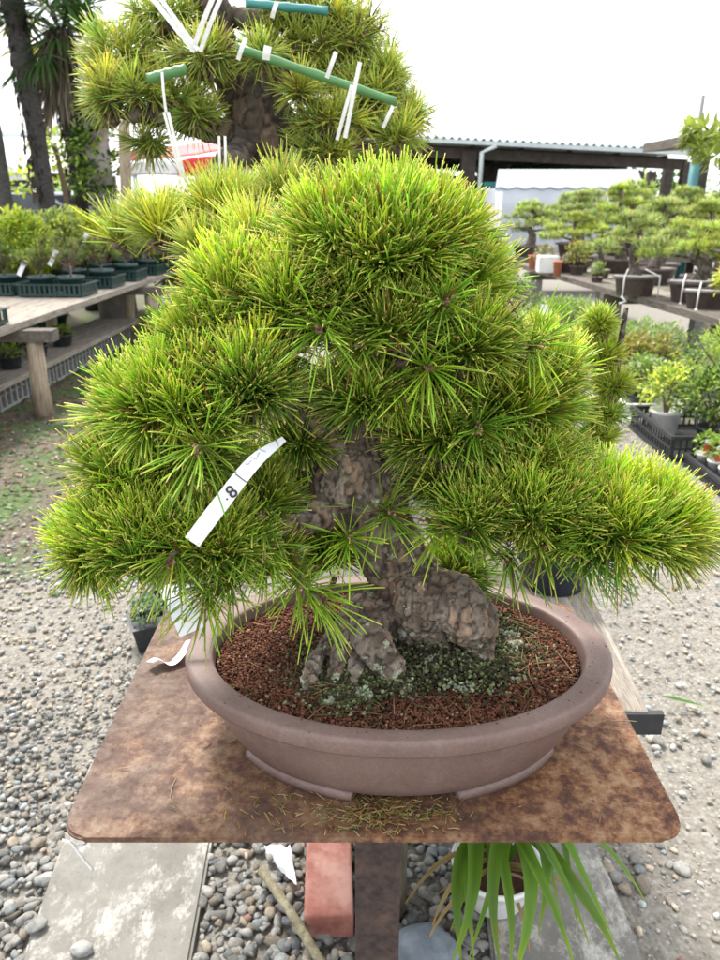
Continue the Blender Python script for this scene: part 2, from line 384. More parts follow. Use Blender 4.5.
def tufts(mb, pos, axis, nper, L0, width, c_fresh, c_old, spread=(6,52), tip=(.70,.62,.16), tipchance=.62, fresh=None, droop=.08, stem=.028, rings=None, wprof=None):
    """bunches of needles round shoots at pos pointing along axis"""
    m = len(pos); n = m*nper
    si = np.repeat(np.arange(m), nper)
    A = norm(axis)[si]
    r = norm(RNG.normal(size=(n,3))); side = norm(r-A*np.sum(r*A, 1)[:,None])
    ang = np.radians(RNG.uniform(spread[0]**1, spread[1], n)); along = RNG.uniform(0, 1, n)
    ang = ang*(1.25-.6*along)*RNG.uniform(.6,1.15,m)[si]
    d = norm(A*np.cos(ang)[:,None]+side*np.sin(ang)[:,None]+RNG.normal(0, .06, (n,3)))
    base = pos[si]-A*((1-along)*stem)[:,None]+side*.0015
    ln = L0*RNG.uniform(.72, 1.08, n)*RNG.uniform(.85, 1.1, m)[si]
    bend = np.zeros((n,3)); bend[:,2] = -droop*RNG.uniform(.2, 1.4, n); bend += side*RNG.uniform(-.18, .16, n)[:,None]+RNG.normal(0,.07,(n,3))
    fr = RNG.uniform(0, 1, m) if fresh is None else fresh
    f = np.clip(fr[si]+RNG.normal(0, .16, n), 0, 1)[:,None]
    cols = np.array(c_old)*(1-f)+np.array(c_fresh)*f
    hue = RNG.normal(0,.12,m)[si]; cols = cols*np.stack([1+hue, 1+hue*.3, 1-hue*.2],1)*RNG.uniform(.8,1.18,m)[si][:,None]*RNG.uniform(.78, 1.25, (n,1))*np.stack([RNG.uniform(.85,1.15,n), np.ones(n), np.ones(n)], 1)
    dead = RNG.uniform(0,1,n) < .025
    cols[dead] = np.array((.30,.13,.05))
    tc = np.where((RNG.uniform(0,1,n) < tipchance)[:,None], np.array(tip)*RNG.uniform(.8,1.3,(n,1)), cols)
    kw = {}
    if rings: kw = dict(rings=rings, wprof=wprof)
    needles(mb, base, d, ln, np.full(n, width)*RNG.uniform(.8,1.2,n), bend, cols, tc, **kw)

def pad_points(c, R, n, L0, low=-.3, fill=.35, upw=.9):
    """shoot positions/directions for a dome shaped foliage pad"""
    c = np.array(c); R = np.array(R); out = []; dirs = []; fr = []
    cand = []
    while len(cand) < n:
        u = RNG.normal(size=3); u /= np.linalg.norm(u)
        if u[2] < low: continue
        best = None
        # loose spacing
        ok = all(np.dot(u, q) < .995-.6/n for q in cand[-60:])
        if ok or RNG.random() < .15: cand.append(u)
    for u in cand:
        s = RNG.uniform(.78, 1.0) if RNG.random() > fill else RNG.uniform(.3, .78)
        reach = np.maximum(R-L0*np.array([.76,.76,.82]), R*.35)
        p = c+u*reach*s
        ax = u/R; ax = ax/np.linalg.norm(ax)*.75+np.array((0,0,upw*max(0.25, 1-.0*abs(u[2]))))+RNG.normal(0,.18,3)
        if u[2] < 0: ax = u*np.array((1,1,.6))+np.array((0,0,.15))+RNG.normal(0,.15,3)
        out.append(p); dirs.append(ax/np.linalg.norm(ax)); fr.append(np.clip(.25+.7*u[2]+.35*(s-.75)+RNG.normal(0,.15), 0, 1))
    return np.array(out), np.array(dirs), np.array(fr)

def twigs(mb, start, pts, dirs, r0=.0035, n=5, sag=.012, col=None):
    for p, d in zip(pts, dirs):
        s0 = np.array(start)+RNG.normal(0,.006,3); m1 = s0*.45+p*.55+np.array((0,0,-sag))+RNG.normal(0,.006,3)
        q = smooth_path([tuple(s0)+(r0,), tuple(m1)+(r0*.8,), tuple(p-d*.02)+(r0*.65,), tuple(p)+(r0*.5,)], 3)
        mb.tube(q[:,:3], q[:,3], n, col)

# organic solid: tubes -> voxel remesh -> noise relief
def remesh_tubes(name, specs, voxel, relief, parent, m, freq=40, freq2=110, blobs=()):
    mb = MB()
    for pts in specs:
        q = smooth_path(pts, 6); mb.tube(q[:,:3], q[:,3], 14)
    for c, r in blobs:
        prof = [(max(1e-4, math.sin(a)), -math.cos(a)) for a in np.linspace(0.02, PI-.02, 12)]
        mb2v = [(p*r[0], z*r[2]) for p, z in prof]
        mb.lathe(mb2v, c, 18, 1, r[1]/r[0])
    o = mb.build(name+'_tmp', m)
    md = o.modifiers.new('r', 'REMESH'); md.mode = 'VOXEL'; md.voxel_size = voxel; md.use_smooth_shade = True
    dg = bpy.context.evaluated_depsgraph_get(); dg.update()
    me = bpy.data.meshes.new_from_object(o.evaluated_get(dg))
    old = o.data; bpy.data.objects.remove(o); bpy.data.meshes.remove(old)
    n = len(me.vertices); co_ = np.zeros(n*3, np.float32); me.vertices.foreach_get('co', co_); co_ = co_.reshape(-1,3)
    no = np.zeros(n*3, np.float32); me.vertices.foreach_get('normal', no); no = no.reshape(-1,3)
    h = np.zeros(n, np.float32); cl = np.zeros((n,4), np.float32); cl[:,3] = 1
    for i, p in enumerate(co_):
        P3 = Vector(p); w3 = P3+noise.noise_vector(P3*freq*.8)*(.55/freq)+noise.noise_vector(P3*freq*3)*(.10/freq)
        d_, pt_ = noise.voronoi(Vector((w3.x*freq, w3.y*freq, w3.z*freq*.34)))
        e = d_[1]-d_[0]; cv = noise.cell(pt_[0]*7.1)
        plate = min(1, e/(.10+.28*abs(noise.noise(P3*freq*.7)))); fine = noise.noise(Vector((p[0]*freq2, p[1]*freq2, p[2]*freq2*.5)))
        flake = noise.noise(Vector((p[0]*freq*.8, p[1]*freq*.8, p[2]*freq*5)))
        big_ = noise.noise(P3*freq*.35)
        h[i] = plate**.5*.5+cv*.4*plate+fine*.45+big_*1.3+flake*.45*plate
        k = max(0,min(1,plate*.75+.1+fine*.25)); g = .5+.5*big_+.35*cv+.25*flake
        base = np.array((.11,.077,.052))*(1-g)+np.array((.33,.275,.215))*g
        if cv > .45: base = base*np.array((.95,.80,.70))
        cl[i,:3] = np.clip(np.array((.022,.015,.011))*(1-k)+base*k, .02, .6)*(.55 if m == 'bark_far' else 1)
    co_ = co_+no*(h*relief)[:,None]
    ca = me.color_attributes.new('Col','FLOAT_COLOR','POINT'); ca.data.foreach_set('color', cl.ravel())
    me.vertices.foreach_set('co', co_.ravel()); me.update()
    me.materials.clear(); me.materials.append(M[m]); me.name = name
    me.polygons.foreach_set('use_smooth', np.full(len(me.polygons), True))
    r = bpy.data.objects.new(name, me); COL.objects.link(r)
    if parent: r.parent = parent
    return r

# ------------------------------------------------------------------ stones
def ico(sub):
    bm = bmesh.new(); bmesh.ops.create_icosphere(bm, subdivisions=sub, radius=1)
    v = np.array([x.co[:] for x in bm.verts]); f = np.array([[y.index for y in x.verts] for x in bm.faces]); bm.free(); return v, f
def rock_templates(sub, k, seed, amp=.28, facet=True):
    v, f = ico(sub); out = []
    for i in range(k):
        o = Vector((seed+i*7.3, i*3.1, seed*.7))
        w = np.array([x*(1+amp*noise.noise(Vector(x)*1.1+o)+.12*noise.noise(Vector(x)*2.7+o)) for x in v])
        if facet:
            for q in range(5):
                nrm = norm(RNG.normal(size=3)); lim = RNG.uniform(.55,.85); dd = w@nrm
                w = w-np.outer(np.maximum(dd-lim, 0), nrm)
        out.append(w)
    return out, f
def scatter_rocks(mb, pos, size, flat, cols, sub=1, k=8, seed=1, amp=.28):
    T, f = rock_templates(sub, k, seed, amp); n = len(pos); nv = len(T[0])
    for t in range(k):
        idx = np.where(np.arange(n) % k == t)[0]
        if not len(idx): continue
        m = len(idx)
        S = size[idx][:,None]*np.stack([RNG.uniform(.8,1.3,m), RNG.uniform(.65,1.0,m), RNG.uniform(.45,.8,m)*flat], 1)
        V = T[t][None]*S[:,None,:]
        a = RNG.uniform(0, 2*PI, m); tx = RNG.normal(0,.35,m)
        ca, sa, ct, st = np.cos(a)[:,None], np.sin(a)[:,None], np.cos(tx)[:,None], np.sin(tx)[:,None]
        x, y, z = V[...,0], V[...,1], V[...,2]
        y, z = y*ct-z*st, y*st+z*ct
        x, y = x*ca-y*sa, x*sa+y*ca
        V = np.stack([x,y,z], -1)+pos[idx][:,None,:]
        F_ = (np.arange(m)[:,None,None]*nv+f[None]).reshape(-1,3)
        mb.add(V.reshape(-1,3), F_, np.repeat(cols[idx], nv, 0))
def stone_cols(n, warm=.2, lo=.10, hi=.34):
    g = RNG.uniform(lo, hi, n)*.8
    c = np.stack([g*1.04, g*1.0, g*.9], 1)
    k = RNG.uniform(0,1,n)
    c[k<warm] *= np.array((1.14,1.0,.84)); c[(k>=warm)&(k<warm+.008)] = np.array((.24,.14,.11)); c[(k>.93)] = c[(k>.93)]*.3+np.array((.42,.41,.38))*.55
    c[(k>.5)&(k<.7)] *= np.array((.88,.98,1.06))
    return c

# ================================================================== SETTING
mb = MB()
xs = np.concatenate([[-160,-60,-20,-8,-4], np.linspace(-3,3,60), [4,8,20,60,160]]); ys = np.concatenate([[-30,-8,-2], np.linspace(0,7,70), [9,14,25,60,160,300]])
X, Y_ = np.meshgrid(xs, ys); Z = np.zeros_like(X)
for i in range(X.shape[0]):
    for j in range(X.shape[1]):
        if abs(X[i,j]) < 3.1 and 0 <= Y_[i,j] <= 7: Z[i,j] = .008*noise.noise(Vector((X[i,j]*2, Y_[i,j]*2, 0)))-.004
v = np.stack([X,Y_,Z], -1).reshape(-1,3); w_ = len(xs)
f = np.array([(i*w_+j, i*w_+j+1, (i+1)*w_+j+1, (i+1)*w_+j) for i in range(len(ys)-1) for j in range(len(xs)-1)])
tag(mb.add(v, f).build('ground', 'ground'), kind='structure')

def slab(name, corners, z0=-.05, z1=.022):
    bm = bmesh.new(); n = len(corners)
    lo = [bm.verts.new((x,y,z0)) for x,y in corners]; hi = [bm.verts.new((x,y,z1)) for x,y in corners]
    bm.faces.new(hi); bm.faces.new(lo[::-1])
    for i in range(n): bm.faces.new((lo[i], lo[(i+1)%n], hi[(i+1)%n], hi[i]))
    bmesh.ops.bevel(bm, geom=[e for e in bm.edges], offset=.006, segments=2, affect='EDGES')
    me = bpy.data.meshes.new(name); bm.to_mesh(me); bm.free(); me.materials.append(M['concrete'])
    o = bpy.data.objects.new(name, me); COL.objects.link(o); return o
A = on(22,958,.02); B = on(60,849,.02); C_ = on(191,958,.02); D = on(211,844,.02)
def ext(p, q, k): return (q[0]+(q[0]-p[0])*k, q[1]+(q[1]-p[1])*k)
s1 = slab('concrete_slab', [ext(B,A,.8), ext(D,C_,.8), ext(C_,D,1.1), ext(A,B,1.1)])
tag(s1, kind='structure')
A2 = on(492,958,.02); B2 = on(478,845,.02); C2 = on(644,958,.02); D2 = on(597,845,.02)
s2 = slab('concrete_slab', [ext(B2,A2,.8), ext(D2,C2,.8), ext(C2,D2,.9), ext(A2,B2,.9)])
tag(s2, kind='structure')
def in_poly(x, y, poly):
    c = np.zeros(len(x), bool); j = len(poly)-1
    for i in range(len(poly)):
        xi, yi = poly[i]; xj, yj = poly[j]
        t = ((yi > y) != (yj > y)) & (x < (xj-xi)*(y-yi)/(yj-yi+1e-12)+xi)
        c ^= t; j = i
    return c
P1 = [ext(B,A,.8), ext(D,C_,.8), ext(C_,D,1.1), ext(A,B,1.1)]; P2 = [ext(B2,A2,.8), ext(D2,C2,.8), ext(C2,D2,.9), ext(A2,B2,.9)]

def zone(n, x0, x1, y0, y1, rmin, rmax, lo, hi, warm=.2, sub=1, seed=1, keep=None, zz=0.0, power=1.5):
    x = RNG.uniform(x0, x1, n); y = RNG.uniform(y0, y1, n)
    ok = ~in_poly(x, y, P1) & ~in_poly(x, y, P2)
    if keep is not None: ok &= keep(x, y)
    x, y = x[ok], y[ok]; m = len(x)
    r = rmin+(rmax-rmin)*RNG.uniform(0,1,m)**power
    z = r*.12*RNG.uniform(0,1,m)+zz*RNG.uniform(0,1,m)
    return np.stack([x,y,z],1), r, stone_cols(m, warm, lo, hi)
mb = MB()
edge = lambda x, y: x < -.12+.25*np.sin(y*3)*.2-.35*(y-1.6).clip(0)
p, r, c = zone(13000, -1.7, .36, .55, 2.1, .006, .0165, .12, .34, .12, 2, 1, lambda x,y: (RNG.uniform(0,1,len(x)) < 1-np.clip((y-1.35-.35*(x<-.2)*np.clip((x+1.2),0,1))/.5,0,1)) & (x < .38), .012)
r = r*np.clip(1.15-.5*(p[:,1]-.8), .5, 1.2)
near = p[:,1] < 1.3
scatter_rocks(mb, p[near], r[near], 1.0, c[near], 2, 10, 3); scatter_rocks(mb, p[~near], r[~near], 1.0, c[~near], 1, 10, 4)
tag(mb.build('pebble_bed', 'stone'), 'grey rounded pebbles packed round the concrete slabs and the stand foot', 'pebbles', kind='stuff')
mb = MB()
p, r, c = zone(17000, -2.6, -.1, 1.25, 4.6, .004, .014, .22, .50, .4, 1, 2, lambda x,y: RNG.uniform(0,1,len(x)) < np.where(y<2.5, 1, np.clip(1-(y-2.5)/.7*np.clip(-x-.3,0,1),.06,1)), .003, 2.0)
scatter_rocks(mb, p, r, .8, c, 1, 8, 5)
tag(mb.build('pale_gravel', 'stone'), 'pale loose gravel on the path left of the rusty stand', 'gravel', kind='stuff')
mb = MB()
p, r, c = zone(22000, .2, 2.6, .45, 5.2, .003, .013, .26, .56, .4, 1, 3, lambda x,y: RNG.uniform(0,1,len(x)) < .85, .002, 3.0)
scatter_rocks(mb, p, r, .8, c, 1, 8, 9)
p, r, c = zone(600, .35, 1.0, .6, 2.2, .012, .026, .18, .36, .3, 2, 4, lambda x,y: RNG.uniform(0,1,len(x)) < np.exp(-((x-.5-.1*np.sin(y*5))/.12)**2), .006)
scatter_rocks(mb, p, r, .9, c, 2, 8, 11)
tag(mb.build('sandy_gravel', 'stone'), 'sandy pale gravel on the path right of the rusty stand', 'gravel', kind='stuff')

# weeds and leaf litter on the left
mb = MB(); n = 8500
x = RNG.uniform(-3.6, -.8, n); y = RNG.uniform(2.3, 7.5, n)
dens = np.array([noise.noise(Vector((a*1.6, b_*1.6, 3))) for a, b_ in zip(x, y)]); ok = dens+.25*RNG.normal(size=n) > .02
x, y = x[ok], y[ok]; m = len(x); th = RNG.uniform(0,2*PI,m); el = RNG.uniform(.05,.7,m)
d = np.stack([np.cos(th)*np.cos(el), np.sin(th)*np.cos(el), np.sin(el)], 1)
def leaf_blades(mb, base, d, ln, wd, cols, fold=.15, curl=-.25):
    """simple pointed leaves: 3 cross rows, a raised mid rib"""
    n = len(base); up = np.tile(np.array([0,0,1.]), (n,1)); u = norm(np.cross(d, up+RNG.normal(0,.25,(n,3)))); w = norm(np.cross(u, d))
    V = np.zeros((n, 8, 3), np.float32)
    rows = [(0,.12), (.35,1.0), (.72,.72)]
    for i, (t, k) in enumerate(rows):
        ctr = base+d*(ln*t)[:,None]+w*(curl*ln*t*t)[:,None]
        V[:,i*2] = ctr-u*(wd*k*.5)[:,None]+w*(wd*fold*k)[:,None]; V[:,i*2+1] = ctr+u*(wd*k*.5)[:,None]+w*(wd*fold*k)[:,None]
    V[:,6] = base+d*ln[:,None]+w*(curl*ln)[:,None]
    V = V[:,:7]
    idx = np.arange(n)[:,None,None]*7
    q = (idx+np.array([(0,1,3,2),(2,3,5,4)])[None]).reshape(-1,4); t3 = (idx+np.array([(4,5,6)])[None]).reshape(-1,3)
    mb.add(V.reshape(-1,3), [q, t3], np.repeat(cols, 7, 0))
g = RNG.uniform(.6,1.4,(m,1)); cols = np.array((.07,.15,.025))*g
leaf_blades(mb, np.stack([x,y,np.full(m,.004)],1), d, RNG.uniform(.02,.055,m), RNG.uniform(.006,.02,m), cols)
tag(mb.build('weeds', 'leaf'), 'low green weeds on the soil before the left bench', 'weeds', kind='stuff')
mb = MB(); n = 3000
x = RNG.uniform(-3.6,-1.3,n); y = RNG.uniform(3.3,7.5,n); th = RNG.uniform(0,2*PI,n); el = RNG.uniform(-.1,.35,n)
d = np.stack([np.cos(th)*np.cos(el), np.sin(th)*np.cos(el), np.sin(el)], 1)
cols = np.array((.13,.085,.05))*RNG.uniform(.4,2.2,(n,1))
leaf_blades(mb, np.stack([x,y,np.full(n,.008)],1), d, RNG.uniform(.02,.05,n), RNG.uniform(.01,.025,n), cols)
tag(mb.build('leaf_litter', 'leaf'), 'dry brown fallen leaves scattered under the left bench', 'leaf litter', kind='stuff')

# ================================================================== STAND
TZ = .68
def rounded_plate(name, x0, x1, y0, y1, z0, z1, r, m, parent, warp=0):
    pts = []
    for cx, cy, a0 in ((x1-r,y0+r,-90),(x1-r,y1-r,0),(x0+r,y1-r,90),(x0+r,y0+r,180)):
        for a in np.linspace(a0, a0+90, 9): pts.append((cx+r*math.cos(math.radians(a)), cy+r*math.sin(math.radians(a))))
    bm = bmesh.new(); lo = [bm.verts.new((x,y,z0)) for x,y in pts]; hi = [bm.verts.new((x,y,z1)) for x,y in pts]
    bm.faces.new(hi); bm.faces.new(lo[::-1]); n = len(pts)
    for i in range(n): bm.faces.new((lo[i], lo[(i+1)%n], hi[(i+1)%n], hi[i]))
    es = [e for e in bm.edges if abs(e.verts[0].co.z-e.verts[1].co.z) < 1e-6]
    bmesh.ops.bevel(bm, geom=es, offset=(z1-z0)*.35, segments=3, affect='EDGES')
    me = bpy.data.meshes.new(name); bm.to_mesh(me); bm.free(); me.materials.append(M[m])
    o = bpy.data.objects.new(name, me); COL.objects.link(o); o.parent = parent; return o
stand = thing('display_stand', 'rusty steel plate stand on one square post, carrying the large bonsai', 'stand')
rounded_plate('table_top', -.314, .342, .599, 1.085, TZ-.007, TZ, .028, 'rust', stand)
mb = MB(); mb.box((.026,.85,.332), (.066,.066,.664)); mb.box((.026,.85,.668), (.16,.16,.006)); pst = mb.build('post', 'rust_dark', stand, False)
bv = pst.modifiers.new('b','BEVEL'); bv.width = .004; bv.segments = 2

# ================================================================== MAIN BONSAI
bon = thing('potted_bonsai', 'large pine bonsai in an oval clay pot on the rusty steel stand', 'bonsai')
PC = (.046, .785)                                   # pot centre
RX, RY, PH = .256, .180, .115; KD = .972
mb = MB(); n = 128; sy = RY/RX
prof = [(.150,.009),(.196,.010),(.203,.013),(.212,.024),(.221,.040),(.228,.058),(.232,.074),(.233,.0790),(.2345,.0806),(.237,.0812),(.250,.0818),(.2545,.0826),(.256,.0850),(.2565,.0905),(.2562,.0950),(.2548,.0980),(.2525,.0995),(.249,.1000),(.236,.0998),(.2265,.0993),(.2245,.0982),(.2232,.096),(.2210,.084),(.213,.05)]
prof = [(r, z if z < .012 else .009+(z-.009)*(PH-.009)/.091) for r, z in prof]
mb.lathe(prof, (PC[0],PC[1],TZ), n, 1, sy)
pot = mb.build('pot', 'clay', bon)
# feet: curved aprons following the oval
for k, (a0, a1) in enumerate(((208,254),(288,334),(25,78),(102,155))):
    mb = MB(); vs = []; an = np.linspace(math.radians(a0), math.radians(a1), 20)
    for i, a in enumerate(an):
        e = min(i, 19-i)/3; hgt = .012 if e >= 1 else .009+.003*e
        for r, z in ((.176,0),(.2045,0),(.2055,hgt*.6),(.204,hgt+.002),(.172,hgt)):
            vs.append((PC[0]+r*math.cos(a), PC[1]+r*math.sin(a)*sy, TZ+.0005+z))
    q = [(i*5+j, i*5+(j+1)%5, (i+1)*5+(j+1)%5, (i+1)*5+j) for i in range(19) for j in range(5)]
    mb.add(vs, [np.array(q), np.array([[4,3,2,1,0],[95,96,97,98,99]])]).build('foot', 'clay', pot)
# soil
SZ = TZ+PH-.017
def soil_h(x, y):
    """gentle mound round the roots"""
    dx, dy = (x-.076)/.15, (y-.795)/.082
    return SZ+.016*np.exp(-(dx*dx+dy*dy))
mb = MB(); vs = []; rr = np.linspace(0, .2185, 18); an = np.linspace(0, 2*PI, 72, endpoint=False)
for r in rr:
    for a in an:
        x = PC[0]+r*math.cos(a); y = PC[1]+r*math.sin(a)*sy
        vs.append((x, y, soil_h(x,y)-.003))
q = [(i*72+j, i*72+(j+1)%72, (i+1)*72+(j+1)%72, (i+1)*72+j) for i in range(17) for j in range(72)]
mb.add(vs, np.array(q), (.05,.02,.012))
n = 24000; r = .2185*np.sqrt(RNG.uniform(0,1,n)); a = RNG.uniform(0,2*PI,n)
x = PC[0]+r*np.cos(a); y = PC[1]+r*np.sin(a)*sy; sz = RNG.uniform(.0009,.0028,n)
p = np.stack([x,y,soil_h(x,y)+RNG.uniform(-.002,.0015,n)],1)
c = np.array((.115,.048,.027))*RNG.uniform(.35,1.6,(n,1)); k = RNG.uniform(0,1,n); c[k>.96] = np.array((.30,.20,.12))
scatter_rocks(mb, p, sz, 1.3, c, 1, 10, 21)
n = 60; a = RNG.uniform(0,2*PI,n); r = RNG.uniform(.224,.252,n)
scatter_rocks(mb, np.stack([PC[0]+r*np.cos(a), PC[1]+r*np.sin(a)*sy, np.full(n,TZ+PH-.0005)],1), RNG.uniform(.0007,.0018,n), 1.2, np.tile(np.array([[.10,.04,.025]]),(n,1)), 1, 5, 23)
mb.build('soil', 'granule', bon)

# trunk + surface roots in one relief mesh
def T(px, py, Yd, r): q = at(px, py, Yd*KD); return (q.x, q.y, q.z, r*KD)
specs = [
 [T(440,672,.84,.060), T(425,628,.845,.056), T(408,588,.845,.048), T(388,545,.84,.040), T(370,505,.84,.046), T(348,465,.845,.052), T(352,420,.85,.036), T(366,380,.85,.026), T(388,335,.85,.020), T(392,290,.85,.014), T(385,240,.85,.008)],
 [T(395,590,.83,.030), T(424,600,.80,.040), T(452,604,.79,.033), T(472,620,.785,.030), T(480,642,.79,.019), T(486,660,.778,.013), T(496,676,.766,.006)],                    # big right elbow
 [T(385,600,.82,.026), T(370,630,.775,.021), T(387,662,.755,.017), T(403,688,.738,.0145), T(413,706,.715,.008)],                     # front root
 [T(365,605,.83,.022), T(345,640,.795,.014), T(335,668,.762,.0085), T(331,692,.735,.006)],
 [T(350,625,.83,.018), T(322,652,.785,.010), T(311,677,.752,.0085), T(306,698,.728,.007)],
 [T(372,625,.82,.020), T(360,655,.775,.009), T(357,680,.748,.0065), T(362,700,.725,.005)],
 [T(430,630,.82,.03), T(438,665,.78,.018), T(446,688,.748,.010), T(458,702,.725,.005)],

 [T(450,630,.86,.03), T(505,640,.87,.02), T(530,655,.88,.010)],
 [T(475,640,.83,.018), T(500,665,.81,.014), T(512,682,.81,.007)],
 [T(352,460,.845,.034), T(330,430,.83,.030), T(305,412,.82,.022), T(270,405,.80,.014), T(215,400,.78,.009), T(170,395,.76,.005)],  # left branch
 [T(345,500,.83,.022), T(310,520,.80,.016), T(240,540,.76,.010), T(170,545,.73,.007), T(120,545,.72,.004)],
 [T(375,470,.84,.024), T(425,480,.84,.018), T(480,495,.82,.013), T(545,510,.80,.010), T(600,515,.79,.007), T(650,515,.79,.004)],
 [T(372,385,.85,.020), T(420,385,.84,.013), T(480,390,.83,.009), T(545,390,.83,.005)],
 [T(378,350,.85,.016), T(420,345,.83,.010), T(455,330,.82,.006)],
 [T(380,330,.85,.015), T(330,320,.83,.010), T(270,310,.81,.006)],
 [T(390,290,.85,.012), T(370,262,.83,.008), T(345,240,.82,.004)],
 [T(390,280,.85,.012), T(420,255,.85,.007), T(445,240,.84,.004)],
]
blobs = [((at(375,425,.85*KD)), (.03,.03,.028)), ((at(345,478,.825*KD)), (.022,.02,.022)), ((at(430,655,.85*KD)), (.085,.06,.03)), ((at(325,462,.84*KD)), (.028,.026,.036)), ((at(470,655,.80*KD)), (.030,.022,.016)), ((at(505,648,.815*KD)), (.022,.018,.011)), ((at(398,668,.79*KD)), (.03,.02,.014))]
trunk = remesh_tubes('trunk', specs, .0021, .0042, bon, 'bark', 88, 300, blobs)
# moss and lichen clumps on and round the roots
mb = MB(); n = 9500; px = []; sc = []; cc = []
for i in range(n):
    k = RNG.random()
    if k < .45: q = on(RNG.normal(352,27), RNG.normal(674,16), SZ+.004)
    elif k < .85: q = on(RNG.normal(482,26), RNG.normal(648,20), SZ+.006)
    else: q = on(RNG.normal(430,36), RNG.normal(680,9), SZ+.002)
    e = ((q.x-PC[0])/.2)**2+((q.y-PC[1])/.135)**2
    if e > 1: continue
    px.append((q.x, q.y, float(soil_h(q.x,q.y))+(.016+.014*noise.noise(Vector((q.x*40,q.y*40,1))))*RNG.uniform(.3,1)*math.exp(-((q.x-.09)/.09)**2))); sc.append(RNG.uniform(.001,.0030))
    cc.append(np.array([(.075,.09,.035),(.16,.19,.09),(.04,.045,.02),(.24,.27,.18),(.04,.03,.022),(.05,.04,.03),(.07,.075,.03)][(3 if noise.noise(Vector((q.x*45,q.y*45,7)))>.42 else RNG.choice([0,2,4,5,6,2,4,1])) if RNG.random()<.9 else 1])*RNG.uniform(.7,1.3))
scatter_rocks(mb, np.array(px), np.array(sc), 1.5, np.array(cc), 2, 10, 31, .5)
mb.build('moss', 'moss', bon)

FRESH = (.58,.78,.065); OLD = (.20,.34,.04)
def foliage_pad(parent, px, py, Yd, hw, hh, dep, shoots, nper=70, L0=.056, width=.0017, branch_from=None, low=-.35, fresh=None, **kw):
    Yd = Yd*KD; c = at(px, py, Yd); t = Yd/(CP-(py-480)/F*SP); R = (hw*t/F, dep, hh*t/F)
    P_, D_, fr = pad_points(c, R, shoots, L0, low)
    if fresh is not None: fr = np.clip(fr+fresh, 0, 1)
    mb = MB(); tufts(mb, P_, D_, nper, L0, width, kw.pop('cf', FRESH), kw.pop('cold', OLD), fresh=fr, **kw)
    o = mb.build('foliage_pad', 'needle', parent)
    mt = MB(); twigs(mt, branch_from if branch_from is not None else (c.x, c.y, c.z-R[2]*.45), P_, D_)
    # bud scales and needle stubs at each shoot
    n = len(P_); k = 7; bp = np.repeat(P_, k, 0)-np.repeat(D_, k, 0)*RNG.uniform(0,.02,(n*k,1))+RNG.normal(0,.0018,(n*k,3))
    mb2 = MB(); scatter_rocks(mb2, bp, RNG.uniform(.0012,.0028,n*k), 1.6, np.array((.17,.095,.06))*RNG.uniform(.5,1.8,(n*k,1)), 1, 5, 3)
    mt.build('twigs', 'twig', o); mb2.build('buds', 'granule', o)
    return o
pads = [ # px, py, Y, hw, hh, depth, shoots, fresh
 (386,250,.85,128, 92,.13, 95, .12),
 (342,234,.83, 76, 60,.09, 38, .12),
 (432,238,.84, 66, 58,.08, 34, .12),
 (452,285,.84, 76, 66,.09, 42, .05),
 (300,300,.81,100, 72,.09, 50, .02),
 (238,302,.82, 70, 76,.08, 42, .18),
 (400,325,.78, 90, 48,.06, 26, -.12),
 (470,345,.80, 66, 55,.07, 28, -.05),
 (180,408,.76,112, 82,.10, 62, .16),
 (250,385,.75, 80, 65,.07, 36, .0),
 (510,402,.83, 84, 72,.09, 48, -.02),
 (548,378,.85, 46, 44,.07, 20, .1),
 (440,435,.80, 80, 50,.07, 28, -.25),
 (142,533,.73, 96, 74,.10, 66, .08),
 (215,545,.72, 78, 62,.07, 36, -.15),
 (610,520,.80,112, 74,.11, 74, .15),
 (530,505,.79, 95, 70,.09, 50, .0),
 (470,520,.77, 60, 48,.05, 20, -.2),
 (255,478,.86, 62, 52,.06, 22, -.3),
 (130,470,.75, 72, 50,.08, 24, .1),
 (215,345,.80, 78, 58,.08, 30, .1),
 (520,458,.82, 84, 48,.08, 28, .05),
 (660,530,.80, 62, 52,.08, 32, .15),
 (365,398,.79, 62, 44,.05, 20, -.1),
 (180,455,.75, 80, 40,.06, 20, -.1),
 (255,340,.80, 70, 40,.06, 20, .0),
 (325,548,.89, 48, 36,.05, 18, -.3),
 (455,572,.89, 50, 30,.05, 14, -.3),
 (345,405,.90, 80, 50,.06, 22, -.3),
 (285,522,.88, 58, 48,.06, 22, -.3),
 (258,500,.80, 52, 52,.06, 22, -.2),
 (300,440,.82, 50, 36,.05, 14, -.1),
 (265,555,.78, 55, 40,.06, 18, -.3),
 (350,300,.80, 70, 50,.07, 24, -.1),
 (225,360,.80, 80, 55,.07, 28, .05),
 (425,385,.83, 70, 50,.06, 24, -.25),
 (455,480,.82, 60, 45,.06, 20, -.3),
 (92,552,.73, 46, 44,.06, 22, .15),

]
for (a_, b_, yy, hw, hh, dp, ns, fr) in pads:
    foliage_pad(bon, a_, b_, yy, hw, hh, dp, ns, fresh=fr, branch_from=None)
